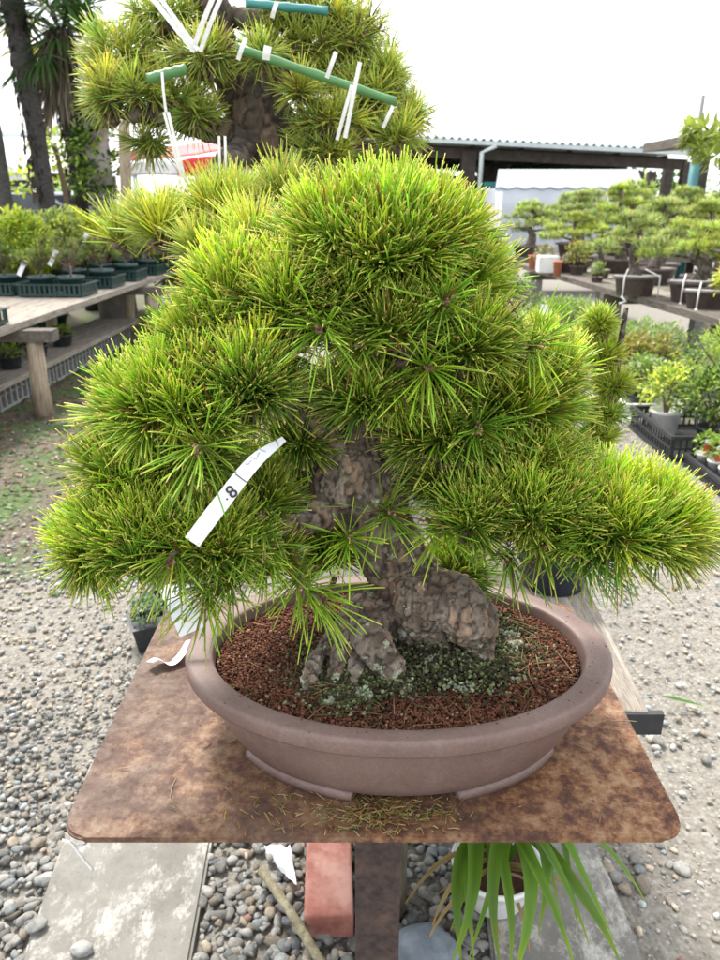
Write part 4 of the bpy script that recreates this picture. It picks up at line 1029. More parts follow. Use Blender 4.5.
# tray with pots
def tray(loc, rz, lab, first=[None]):
    r = thing('pot_tray', lab, 'tray', loc, rz, 'dark plastic carrying trays on the left bench')
    if first[0] is None:
        mb = MB(); w, d_, h = .52,.34,.095
        mb.box((0,0,.006),(w-.02,d_-.02,.008))
        for sx in (-1,1):
            mb.box((sx*(w/2-.004),0,h-.006),(.022,d_+.012,.008)); mb.box((sx*(w/2-.010),0,.012),(.006,d_-.02,.016))
            for k in range(9): mb.box((sx*(w/2-.010),-d_/2+.02+k*(d_-.04)/8,h/2),(.005,.018,h-.012))
        for sy_ in (-1,1):
            mb.box((0,sy_*(d_/2-.004),h-.0062),(w-.024,.022,.008)); mb.box((0,sy_*(d_/2-.010),.0122),(w-.03,.006,.016))
            for k in range(13): mb.box((-w/2+.03+k*(w-.06)/12,sy_*(d_/2-.010),h/2),(.018,.005,h-.012))
        first[0] = mb.build('body','darkgreenplastic',r,False)
    else:
        c = first[0].copy(); COL.objects.link(c); c.parent = r
    return r
def green_pine(loc, lab, s=1, seed=0, sprawl=.1, cf=(.20,.28,.04)):
    r = thing('potted_seedling_pine', lab, 'potted plant', loc, RNG.uniform(0,6), 'young pines in dark green pots on the left bench')
    mb = MB(); R_ = .095; h = .135
    mb.lathe([(R_*.72,0),(R_*.75,.004),(R_*.95,h*.80),(R_*1.12,h*.82),(R_*1.12,h),(R_*1.0,h),(R_*.95,h*.85),(.001,h*.82)], (0,0,0), 28); mb.build('pot','darkgreenplastic',r)
    mb = MB(); q = smooth_path([(0,0,h*.8,.012),(.015,.0,h+.05,.009),(-.01,.01,h+.1,.006),(.01,.0,h+.16,.003)],4); mb.tube(q[:,:3],q[:,3],8); mb.build('trunk','bark_small',r)
    P_ = []; D_ = []
    for i in range(26):
        u = norm(RNG.normal(size=3)); u[2] = abs(u[2])*.8+.1; P_.append(np.array((0,0,h+.08))+u*np.array((sprawl,sprawl,.24))*RNG.uniform(.3,1)); D_.append(u+np.array((0,0,.4)))
    P_ = np.array(P_); D_ = norm(np.array(D_)); mb = MB(); tufts(mb, P_, D_, 22, .065, .0035, cf, (.08,.12,.03), tipchance=.1, rings=(0,.5,1.0), wprof=(.8,1,.4), spread=(10,75)); mb.build('foliage','needle',r)
    mt = MB(); twigs(mt, (0,0,h+.05), P_, D_, .003, 4); mt.build('twigs','twig',r)
    return r
tlabs = ['dark tray on the bench edge next to the bare boards','second dark tray along the left bench','third dark tray along the left bench','fourth dark tray along the left bench','dark tray at the picture edge on the near end of the bench','fifth dark tray along the left bench','dark tray in the back row nearest the palms']
tpos = [(-2.36,6.02,0.0),(-2.32,6.62,0),(-2.28,7.2,0),(-2.24,7.78,0),(-2.375,4.42,0),(-2.22,8.35,0),(-2.92,6.1,0)]
for i, (x,y,a) in enumerate(tpos): tray((x,y,LB+.003), PI/2*0+la, tlabs[i])
ppos = [(-2.48,6.02,0),(-2.24,5.99,1),(-2.44,6.62,2),(-2.20,6.60,3),(-2.40,7.2,4),(-2.16,7.18,5),(-2.36,7.78,6),(-2.12,7.76,7),(-2.34,8.35,8),(-2.10,8.33,9),(-3.04,6.1,10),(-2.80,6.1,11)]
words_ = ['first','second','third','fourth','fifth','sixth']
for x,y,i in ppos:
    side = 'bench edge side' if i%2 else 'inner side'
    lab = f'young pine in a dark green pot, {side} of the {words_[i//2]} tray'
    green_pine((x,y,LB+.012), lab, sprawl=RNG.uniform(.13,.19), cf=[(.40,.50,.10),(.45,.48,.14),(.34,.48,.10)][i%3])
# long needled pot near frame edge
for (x,y,lab,c) in ((-2.47,4.42,'bright green bushy seedling in the near tray at the picture edge',LIME),(-2.26,4.46,'small mottled seedling in the near tray at the picture edge',PALE)):
    shrub('potted_seedling',lab,'potted plant',(x,y,LB+.012),(.07,.07,.06 if c is PALE else .14),160,.03,.012,c,None,'blackplastic',.06,.075)
# azalea-like shrubs massed behind on the bench and beyond
proto = []
for i in range(3): 
    r = shrub('leafy_shrub','lime green leafy potted shrub','shrub',(-3.0,6.1,LB),(.29,.27,.27),3000,.045,.024,[LIME,LIME+MIDG,LIME+PALE][i],'lime green shrubs behind the left bench','darkgreenplastic',.11,.1)
    proto.append(r)
desc = ['beside the nearest palm trunk','in front of the dark car','in front of the middle palm','between the palm trunks','under the ragged palm','in front of the ivy trunk','beside the wooden post','behind the first tray','behind the second tray','behind the third tray','behind the fourth tray','at the picture edge under the shadowed car','below the red awning','at the far end of the bench','at the bench end below the awning','beyond the fifth tray','furthest along the bench row','at the picture edge behind the near tray']
sp_ = [(-3.3,7.2),(-3.9,8.0),(-3.3,8.1),(-2.9,8.6),(-2.6,9.2),(-2.2,9.4),(-1.85,9.5),(-2.85,6.6),(-2.72,7.1),(-2.7,7.6),(-2.62,8.1),(-3.5,6.5),(-1.5,9.6),(-2.1,8.4),(-1.9,8.9),(-2.35,8.2),(-1.6,10.2),(-2.95,5.0)]
for i, (x,y) in enumerate(sp_):
    r = proto[i] if i < 3 else copy_tree(proto[i%3])
    zb = LB+.002 if (x > lx(y)-1.0 and x < lx(y)+.02 and y < 9.9) else 0
    r.location = (x,y,zb); r.rotation_euler[2] = i*1.7; s_ = RNG.uniform(.78,1.0)*(1.0 if zb else 1.9); r.scale = (s_,s_,s_)
    r['label'] = 'lime green leafy shrub '+desc[i]
# plant labels sticks
for (px_,py_,Yd,lab) in ((53,258,6.0,'tilted white plant label in the first tray of the left bench'),(22,268,5.95,'small white plant label at the inner side of the first tray'),(84,240,6.7,'white plant label upright behind the second tray')):
    c = at(px_,py_,Yd); mb = MB(); mb.box(c, (.035,.003,.13), 0, None, (0,math.radians(32))); tag(mb.build('plant_label','paper',None,False), lab, 'plant label')
# lower shelf pots
for i,(x,y,lab,m) in enumerate(((-2.42,4.65,'small plant in a grey green pot on the low shelf at the picture edge','greyblock'),(-2.40,5.1,'dark pot with a small plant on the low shelf behind the log leg','blackplastic'),(-2.38,5.5,'dark pot on the low shelf beyond the log leg','blackplastic'),(-2.36,5.95,'far dark pot with leaves on the low shelf','blackplastic'))):
    shrub('shelf_plant',lab,'potted plant',(x,y,.215),(.09,.09,.04),160,.03,.012,MIDG,None,m,.085,.09)
shrub('leafy_weed','green leafy weed growing under the far part of the left bench','plant',(-1.85,7.0,0),(.2,.2,.18),300,.06,.03,MIDG)

# seedling pots on the gravel left of stand
sg = 'two little pots on the gravel left of the stand'
for (px_,py_,lab) in ((146,655,'pale green seedling in a square black pot on the gravel by the rusty plate'),(165,612,'further pale green seedling in a black pot, half hidden behind the rusty plate')):
    c = on(px_,py_,.0); r = thing('seedling_pot', lab, 'potted plant', (c.x,c.y+.06,.0), .4)
    mb = MB(); h=.09; 
    for (s0,z0_,s1_,z1_) in ((.04,0,.055,h),): 
        vs = [(a*s0,b_*s0,z0_) for a,b_ in ((-1,-1),(1,-1),(1,1),(-1,1))]+[(a*s1_,b_*s1_,z1_) for a,b_ in ((-1,-1),(1,-1),(1,1),(-1,1))]+[(a*.060,b_*.060,z1_+.001) for a,b_ in ((-1,-1),(1,-1),(1,1),(-1,1))]+[(a*.049,b_*.049,z1_+.002) for a,b_ in ((-1,-1),(1,-1),(1,1),(-1,1))]+[(a*.047,b_*.047,z1_-.02) for a,b_ in ((-1,-1),(1,-1),(1,1),(-1,1))]
        f = [(3,2,1,0)]+[(l*4+i,l*4+(i+1)%4,(l+1)*4+(i+1)%4,(l+1)*4+i) for l in range(4) for i in range(4)]+[(16,17,18,19)]
        mb.add(vs, f)
    mb.build('pot','blackplastic',r,False)
    mb = MB(); leaf_ball(mb,(0,0,h+.03),(.05,.05,.045),260,.016,.010,[(.16,.24,.12),(.22,.3,.17),(.1,.17,.08)]); mb.build('foliage','leaf',r)

# ================================================================== RIGHT BENCH
RB = .55; ra = math.radians(5.2)
def rx(y): return 2.41-.098*(y-5.13)
rb = thing('nursery_bench', 'grey plank bench carrying roped bonsai pots', 'bench')
for i in range(4):
    mb = MB(); yc = 7.1; mb.box((rx(yc)+.12+i*.246, yc, RB-.025-.002*(i%2)), (.24,5.4,.05), -(-ra)); mb.build('plank','board_dark' if i == 0 else 'board',rb,False)
for y in (5.2,7.0,9.2):
    mb = MB(); mb.box((rx(y)+.48,y,RB-.095), (1.0,.1,.09)); mb.build('cross_beam','board_dark',rb,False)
    for dx in (.09,.9):
        mb = MB(); mb.box((rx(y)+dx,y,(RB-.14)/2-.01), (.12,.12,RB-.14+.02)); mb.build('leg','greyblock',rb,False)
def bench_bonsai(loc, potw, poth, h, npad, lab, cat='bonsai', lean=0, seed=0, cf=(.17,.24,.05), cold=(.06,.10,.03), group='bonsai on the right bench', rope=False, potm='bonsaipot', spread_w=.46, shoots=24):
    r = thing('bench_bonsai', lab, cat, loc, 0, group)
    mb = MB(); mb.lathe([(potw*.38,0),(potw*.4,.004),(potw*.46,poth*.82),(potw*.52,poth*.84),(potw*.52,poth),(potw*.47,poth),(potw*.45,poth*.9),(.001,poth*.92)],(0,0,0),36,1,.72); mb.build('pot',potm,r)
    rr_ = potw*.11; q = [(0,0,poth*.8,rr_*1.4)]; x_, y_ = 0, 0
    for k in range(1,5):
        x_ = lean*k/4*h+RNG.uniform(-.06,.06); y_ = RNG.uniform(-.05,.05); q.append((x_,y_,poth+h*k/4.6,rr_*(1.2-k*.22)))
    qq = smooth_path(q,5); mb = MB(); mb.tube(qq[:,:3],qq[:,3],10)
    pl_ = []
    for k in range(npad):
        t = .35+.65*k/(npad-1); idx = min(len(qq)-1,int(t*(len(qq)-1))); c0 = qq[idx,:3]
        a = k*2.4+RNG.uniform(-.4,.4); rad_ = spread_w*(1.15-t)*RNG.uniform(.7,1.1)
        c = c0+np.array((math.cos(a)*rad_, math.sin(a)*rad_*.8, RNG.uniform(0,.05)))
        if k == npad-1: c = c0+np.array((0,0,.02))
        mb.tube([c0,(c0+c)/2+np.array((0,0,.02)),c],[rr_*.4,rr_*.3,rr_*.12],6)
        w = spread_w*(.62-.25*t)
        pl_.append((tuple(c),(w,w*.85,w*.42),shoots,RNG.uniform(-.1,.15)))
    mb.build('trunk','bark_small',r)
    needle_tree(r, pl_, 16, .062, .0056, cf, cold, .1, rings=(0,1.0), wprof=(1,.5), twig=False)
    if rope:
        mb = MB(); 
        for sx in (-.4,.4):
            mb.tube([(sx*potw,-potw*.40,-.0),(sx*potw,-potw*.42,poth+.004),(sx*potw*.5,0,poth+.05)],[.006]*3,6)
        mb.tube([(-potw*.52,-potw*.1,poth+.004),(0,-potw*.385,poth+.006),(potw*.52,-potw*.1,poth+.004)],[.006]*3,6)
        mb.tube([(-.4*potw-.01,-potw*.42,.01),(-.4*potw+.03,-potw*.43,-.03),(-.4*potw-.02,-potw*.42,-.05)],[.010]*3,6)
        mb.build('rope','rope',r)
    return r
rbs = [((2.62,6.02,RB),.42,.16,.42,6,'round headed bonsai in the middle roped brown pot of the right bench',.1,True),
 ((2.29,6.42,RB),.36,.16,.50,7,'pale bonsai in the roped brown pot before the dark gap of the right bench',-.1,True),
 ((2.58,5.66,RB),.38,.13,.60,7,'leaning bonsai with thick slanted grey trunk in a roped pot at the picture edge',.45,True),
 ((2.95,6.6,RB),.42,.15,.62,8,'dense bonsai with several pads behind the middle roped pot',.0,False),
 ((2.75,7.3,RB),.42,.15,.62,8,'bonsai with grey green pads behind the yellow shrub',.1,False),
 ((2.85,8.5,RB),.45,.15,.8,8,'tall bonsai before the pale tarp tent',-.1,False),
 ((2.35,8.6,RB),.4,.13,.5,7,'wide low bonsai at the far end of the right bench',.1,False),
 ((3.3,7.1,RB),.45,.15,.9,9,'large bonsai behind the bench, left of the teal post',.05,False)]
bb = []
for i,(l,pw,ph_,h,npd,lab,lean,rp) in enumerate(rbs):
    r_ = bench_bonsai(l,pw,ph_,h,npd,lab,lean=lean,rope=rp,cf=[(.60,.72,.10),(.52,.64,.18),(.62,.76,.08)][i%3],cold=(.32,.42,.10))
    bb.append(r_)
for k, (x,y,sc_,lab) in ((3,(3.12,5.72,.95,'full headed bonsai deep on the bench behind the leaning bonsai')),(4,(3.02,7.9,1.0,'bonsai deep on the bench between the tall bonsai and the large one')),(7,(2.62,9.3,.85,'last bonsai at the far right end of the bench')),(5,(2.45,7.9,.55,'little bonsai between the yellow shrub and the grey green bonsai'))):
    r_ = copy_tree(bb[k]); r_.location = (x,y,RB); r_.rotation_euler[2] = 2.1+k; r_.scale = (sc_,)*3; r_['label'] = lab
# far row of bonsai on a stone ledge
fb = thing('far_bench', 'long dark bench far behind the right bonsai row', 'bench')
mb = MB(); mb.box((5.2,11.5,.5),(6.4,1.0,.06)); mb.build('plank','board_dark',fb,False)
for x in (2.2,4,6,8):
    mb = MB(); mb.box((x,11.2,.23),(.15,.15,.48)); mb.build('leg','greyblock',fb,False)
fars = []
for i,(x,y,s_,lab) in enumerate(((2.45,11.3,1.0,'far bonsai nearest the white stakes under the shed'),(3.15,11.4,1.2,'far bonsai below the near end of the pale tarp tent'),(3.9,11.5,1.35,'far bonsai in front of the middle of the pale tarp tent'),(4.7,11.3,1.25,'far bonsai before the far end of the pale tarp tent'),(5.4,11.4,1.3,'far bonsai below the teal post'),(6.1,11.4,1.25,'far bonsai at the picture edge under the hut roof'))):
    if i < 2: r = bench_bonsai((x,y,.53),.5,.16,.6,9,lab,group='far bonsai in front of the tarp tent',cf=(.58,.72,.14),cold=(.34,.44,.12),spread_w=.62,shoots=36); fars.append(r)
    else:
        r = copy_tree(fars[i%2]); r.location = (x,y,.53); r['label'] = lab; r.rotation_euler[2] = i*1.3
    r.scale = (s_,s_,s_)
# smaller things on the bench's far end
shrub('yellow_shrub','small yellow leaved shrub in a pot on the right bench','shrub',(2.32,8.3,RB),(.13,.12,.13),420,.05,.02,[(.35,.33,.06),(.42,.38,.10),(.25,.28,.05)],None,'bonsaipot',.08,.09)
shrub('round_bush','small round dark green bush on the bench beside the roped pot','shrub',(2.30,7.5,RB),(.075,.075,.075),420,.02,.009,MIDG,None,'bonsaipot',.06,.05)
shrub('cream_shrub','cream leaved little shrub at the far end of the right bench','shrub',(2.08,8.75,RB),(.12,.12,.10),260,.04,.02,[(.4,.38,.22),(.33,.34,.14)],None,'whiteplastic',.07,.08)
for (x,y,lab) in ((2.06,8.1,'upright red terracotta pot on the right bench beside a white box'),(1.98,8.95,'smaller orange terracotta pot at the far end of the right bench')):
    mb = MB(); mb.lathe([(.035,0),(.045,.13),(.052,.13),(.052,.155),(.046,.155),(.042,.12),(.001,.12)],(0,0,0),24); o = mb.build('terracotta_pot','terracotta'); o.location=(x,y,RB); tag(o,lab,'pot')
mb = MB(); mb.box((1.93+.12,8.5,RB+.09),(.22,.16,.18)); o = mb.build('white_box','whiteplastic',None,False); b_=o.modifiers.new('b','BEVEL'); b_.width=.01; tag(o,'white box between the terracotta pots on the right bench','box')

# plants and crates on the ground, right
def crate(loc, size, m, lab, rz=0):
    r = thing('plastic_crate', lab, 'crate', loc, rz); w,d_,h = size; mb = MB()
    mb.box((0,0,.008),(w-.02,d_-.02,.012))
    for sx in (-1,1):
        mb.box((sx*w/2,0,h-.01),(.022,d_+.02,.02)); mb.box((sx*w/2,0,h*.5),(.008,d_-.012,.012)); mb.box((sx*w/2,0,.012),(.010,d_-.012,.022))
        for k in range(int(d_/.035)+1): mb.box((sx*(w/2-.0005),-d_/2+.01+k*(d_-.02)/int(d_/.035),h/2),(.006,.010,h-.022))
        mb.box((0,sx*d_/2,h-.0102),(w-.024,.022,.0198)); mb.box((0,sx*d_/2,h*.5),(w-.012,.008,.0118)); mb.box((0,sx*d_/2,.0122),(w-.012,.010,.022))
        for k in range(int(w/.035)+1): mb.box((-w/2+.01+k*(w-.02)/int(w/.035),sx*(d_/2-.0005),h/2),(.010,.006,h-.022))
    mb.build('body',m,r,False); return r
crate((1.84,4.07,0),(.40,.62,.14),'blackplastic','black slatted crate holding the white round pot on the right path edge')
crate((1.80,4.82,0),(.34,.72,.13),'whiteplastic','white slatted crate beyond the black crate on the right path edge')
crate((1.94,3.46,0),(.50,.46,.07),'blackplastic','low black tray holding the red labelled pots')
shrub('potted_shrub','green leafy plant in a white round pot in the black crate','potted plant',(1.77,4.2,.016),(.16,.16,.14),700,.035,.018,MIDG+LIME,None,'whiteplastic',.085,.15)
shrub('potted_shrub','dark leafy plant filling the near half of the black crate','potted plant',(1.93,3.95,.016),(.2,.2,.17),2200,.032,.014,MIDG+DARKG,None,'blackplastic',.08,.12)
shrub('potted_shrub','leafy plant with pale leaves in the white crate','potted plant',(1.80,4.68,.016),(.15,.17,.13),700,.035,.02,PALE+MIDG,None,'blackplastic',.08,.12)
shrub('potted_shrub','yellow orange leaved shrub beyond the white crate','potted plant',(1.9,5.1,0),(.3,.3,.17),2400,.035,.02,[(.28,.28,.05),(.36,.27,.08),(.18,.24,.05)],None,'blackplastic',.1,.12)
shrub('potted_shrub','tall feathery dark green plant over the red labelled pots','potted plant',(2.12,3.62,.012),(.30,.26,.24),4600,.028,.008,MIDG+DARKG,None,'blackplastic',.1,.14)
shrub('potted_shrub','tall feathery green plant behind the black crate','potted plant',(2.3,4.4,0),(.38,.42,.235),4600,.03,.009,MIDG+LIME[:1],None,'blackplastic',.12,.16)
shrub('potted_shrub','soft green fern like plant by the blue tub','potted plant',(2.05,5.5,0),(.42,.36,.17),3000,.04,.012,MIDG+PALE,None,'blackplastic',.1,.14)
shrub('potted_shrub','grey green bush beside the leg of the right bench','potted plant',(1.75,6.6,0),(.36,.36,.19),2600,.04,.014,MIDG,None,'blackplastic',.1,.14)
shrub('potted_shrub','dark green bush behind the large bonsai, under the far bench end','potted plant',(1.45,7.4,0),(.32,.3,.25),1500,.05,.016,DARKG+MIDG,None,'blackplastic',.1,.14)
shrub('potted_shrub','bright yellow green plant at the picture edge on the right bench','potted plant',(2.66,5.22,RB),(.24,.2,.16),1900,.045,.022,LIME+[(.5,.42,.08)],None,'bonsaipot',.12,.12)
mb = MB(); mb.lathe([(.2,0),(.22,.01),(.27,.20),(.29,.205),(.29,.225),(.26,.225),(.25,.19),(.001,.18)],(2.35,5.75,0),40); tag(mb.build('round_tub','bluetub'),'blue green round tub on the ground under the right bench','tub')
for i,(x,y) in enumerate(((1.745,3.60),(1.84,3.59),(1.755,3.49),(1.85,3.48),(1.76,3.38),(1.86,3.37))):
    pos_ = ['nearest the tray corner','second along the tray front','behind the corner one','behind the second one','third along the tray front','behind the third one'][i]
    r = thing('labelled_pot', f'small plant pot with red and white label, {pos_}', 'potted plant', (x,y,.016), RNG.uniform(-.3,.3), 'red labelled small pots in the low tray')
    mb = MB(); mb.lathe([(.03,0),(.040,.075),(.043,.075),(.043,.085),(.038,.085),(.036,.07),(.001,.07)],(0,0,0),20); mb.build('pot','whiteplastic',r)
    mb = MB(); mb.box((-.012,-.03,.115),(.034,.0015,.06)); mb.build('label','redlabel',r,False)
    mb = MB(); mb.box((-.012,-.0312,.156),(.034,.0016,.02)); mb.build('label_header','paper',r,False)
    mb = MB(); leaf_ball(mb,(0,.01,.13),(.045,.045,.06),110,.03,.012,MIDG); mb.build('foliage','leaf',r)
# white tag cone at 541,320
c = at(543,318,2.6); mb = MB(); mb.box(c,(.028,.003,.09),0,None,(0,.1)); mb.tube([c+Vector((0,.004,.0)),Vector((c.x,c.y,0))],[.003,.003],6)
tag(mb.build('plant_label','whiteplastic',None,False),'white plant label on a thin stake behind the large bonsai','plant label')
c = on(640,703,0)
mb = MB(); strap(mb, tuple(on(662,697,.03)), tuple(on(698,707,.012)), .008, .013, (.07,.2,.02)); tag(mb.build('grass_blade','leaf'),'single green grass blade on gravel by the bench end','grass blade')

# maple sprig tree, right edge
mp = thing('maple_tree','slender maple with pale pointed leaves at the picture edge','tree',(2.25,4.0,0))
mb = MB(); q = smooth_path([(0.35,0,0,.03),(.3,0,.6,.026),(.28,0,1.1,.02),(.2,0,1.6,.013),(.05,0,1.66,.005)],5); mb.tube(q[:,:3],q[:,3],8)
mb.build('trunk','twig',mp)
mb = MB()
for k in range(70):
    px_, py_ = RNG.uniform(688,740), 0; py_ = 125+ (px_-690)*.1+RNG.uniform(0,60)*(.3+(px_-688)/60)
    c = np.array(at(px_,py_,4.0+RNG.uniform(-.15,.15)))-np.array((2.25,4.0,0)); m0 = RNG.uniform(-.5,.5)
    for s_ in (-1.1,-.55,0,.55,1.1):
        ang = -PI/2*.5+s_+m0+PI; d = np.array([[math.cos(ang), RNG.uniform(-.3,.3), math.sin(ang)*.8-.25]])
        leaf_blades(mb, c[None], norm(d), np.array([.085*(1-.2*abs(s_))]), np.array([.022]), np.array([(.26,.33,.05)])*RNG.uniform(.75,1.25))
mb.build('crown','leaf',mp)

# ================================================================== SHED
sh = thing('open_shed','long open sided shed with corrugated roof and dark timbers','shed')
y0 = 20.0
def X_(px, Yd, py=150): return at(px,py,Yd).x
eL = at(405,137,y0); eR = at(655,146,y0*1.0)
zL = eL.z; x0 = eL.x-3.5; x1 = at(692,150,y0).x
ze = lambda x: 2.62-.0*(x)
ZE = at(520,146,y0).z
tilt_ = (at(690,153,y0).z-at(428,140,y0).z)/(at(690,153,y0).x-at(428,140,y0).x)
def roofz(x): return at(428,140,y0).z+tilt_*(x-at(428,140,y0).x)
mb = MB(); xs_ = np.arange(x0, x1+.01, .024); vs = []
for y_, dz in ((y0-.35,0),(y0+12,.10)):
    for x in xs_: vs.append((x,y_,roofz(x)+.06+.035*math.sin((x-x0)*2*PI/.19)+dz))
k = len(xs_); mb.add(vs, np.array([(i,i+1,k+i+1,k+i) for i in range(k-1)])); o = mb.build('roof','zinc',sh); sm=o.modifiers.new('s','SOLIDIFY'); sm.thickness=.02
mb = MB(); xm = (x0+x1)/2; ang = math.atan(tilt_)
mb.box((xm,y0-.40,roofz(xm)-.035),(x1-x0,.12,.09),0,None,(0,-ang)); mb.build('gutter','zincgreen',sh,False)
mb = MB(); mb.box((xm,y0+.1,roofz(xm)-.26),(x1-x0-.1,.16,.24),0,None,(0,-ang))
for yy in np.arange(y0+1.5,y0+12,1.5): mb.box((xm,yy,roofz(xm)-.12),(x1-x0-.1,.12,.22),0,None,(0,-ang))
for x in np.arange(x0+.4,x1,1.2): mb.box((x,y0+6,roofz(x)-.14),(.09,11.6,.16))
mb.build('beams','darkwood',sh,False)
posts = [(468,y0+.1,.34),(572,y0+3.5,.2),(492,y0+5,.8),(608,y0+8,.2),(640,y0+6,.24),(652,y0+6.5,.24),(668,y0+3,.24),(590,y0+11,.2),(686,y0+.1,.22),(430,y0+4,.25),(540,y0+10,.2)]
for px_, yy, w in posts:
    mb = MB(); x = X_(px_,yy,170); zt = roofz(min(max(x,x0),x1))-.2; mb.box((x,yy,zt/2-.02),(w,w,zt+.04)); mb.build('post','darkwood',sh,False)
mb = MB(); a = at(493,172,y0+.6); b_ = at(468,150,y0+.1); mb.tube([at(462,148,y0+.1),at(476,170,y0+.1)],[.05,.05],6); mb.tube([at(484,184,y0+3.5),at(510,163,y0+3.5)],[.09,.09],6); mb.build('brace','darkwood',sh)
mb = MB(); mb.tube([(X_(496,y0-.42),y0-.42,roofz(X_(496,y0))-.08),(X_(482,y0-.42),y0-.42,roofz(X_(482,y0))-.24),(X_(481,y0-.42),y0-.42,.0)],[.055]*3,10); mb.build('downpipe','zincgreen',sh)
# back screen of the shed
mb = MB(); mb.box((X_(500,y0+12.4),y0+12.4,1.1),(9,.15,2.2)); mb.build('back_wall','darkwood',sh,False)
# teal locker and white stakes
mb = MB(); mb.box((X_(493,19.6,190),19.6,.85),(.5,.4,1.7)); o = mb.build('teal_locker','tealpost',None,False); tag(o,'teal locker beside the shed downpipe','locker')
for i,px_ in enumerate((500,504)):
    mb = MB(); mb.tube([(X_(px_,12),12,0),(X_(px_,12),12,at(px_,192,12).z)],[.022,.022],8); tag(mb.build('white_stake','whiteplastic'),['white stake nearer the teal locker','white stake nearer the tarp tent'][i],'stake')
# tarp tent
tt = thing('tarp_tent','long pale blue tarp tent under the shed roof','tent')
yt = 17.0; xa, xb = X_(512,yt), X_(665,yt)
zr, zf_ = at(590,169,yt+1.4).z, at(590,188,yt).z
mb = MB(); kx, ky = 50, 8; vs = []
for i in range(kx):
    for j in range(ky):
        u, w = i/(kx-1), j/(ky-1); x = xa+(xb-xa)*u+(1-w)*-.0; vs.append((x-.3*(1-w), yt+1.5*w, zf_+(zr-zf_)*w+.02*math.sin(u*PI*18)*(1-w)-.03*math.sin(w*PI)))
mb.add(vs, np.array([(i*ky+j,(i+1)*ky+j,(i+1)*ky+j+1,i*ky+j+1) for i in range(kx-1) for j in range(ky-1)]))
o = mb.build('roof_sheet','tarp',tt); sm=o.modifiers.new('s','SOLIDIFY'); sm.thickness=.01
mb = MB(); vs = []
for i in range(kx):
    u = i/(kx-1)
    for j in range(5):
        w = j/4; vs.append((xa-.3+(xb-xa)*u, yt+.02+.03*math.sin(u*60)*(1-w), (zf_-.005)*w))
mb.add(vs, np.array([(i*5+j,(i+1)*5+j,(i+1)*5+j+1,i*5+j+1) for i in range(kx-1) for j in range(4)])); o = mb.build('side_sheet','tarpside',tt); sm=o.modifiers.new('s','SOLIDIFY'); sm.thickness=.01
for x in (xa-.28, xb-.05):
    mb = MB(); mb.box((x,yt+.8,zf_/2),(.02,1.5,zf_)); mb.build('end_sheet','tarpside',tt,False)

# hut roof + pole right edge
ht = thing('garden_hut','small hut with thatch brown roof edge at the picture edge','hut')
yh = 12; xl = X_(699,yh,140)
mb = MB(); mb.box((xl+1.3,yh+.8,at(700,137,yh).z+.05),(2.9,2.2,.14),0,None,(0,-.06)); mb.build('roof','board_dark',ht,False)
for dx in (.12,2.3):
    mb = MB(); mb.box((xl+dx,yh,at(700,140,yh).z/2),(.12,.12,at(700,140,yh).z)); mb.build('post','darkwood',ht,False)
mb = MB(); mb.tube([(X_(693,yh-.3,180),yh-.3,0),(X_(693,yh-.3,180),yh-.3,at(693,163,yh-.3).z)],[.07,.07],10); tag(mb.build('green_pole','tealpost'),'short teal pole beside the garden hut','pole')
mb = MB(); x = X_(697,26,140); mb.tube([(x,26,0),(x,26,at(697,95,26).z)],[.075,.06],10); tag(mb.build('utility_pole','stonegrey'),'thin tall grey pole rising behind the garden hut','pole')
# dark pine behind/in shed
dp = thing('dark_pine','dark spreading pine under the shed roof behind the tent','tree',(X_(535,25),25,0))
mb = MB(); mb.tube([(0,0,0),(.1,0,1.2),(0,0,2.2)],[.15,.12,.06],8); mb.build('trunk','darkwood',dp)
mb = MB()
for k in range(11): leaf_ball(mb,(-2.2+k*.44,RNG.uniform(-.5,.5),RNG.uniform(2.2,2.55)),(.6,.6,.32),900,.16,.05,DARKG)
mb.build('crown','leaf',dp)

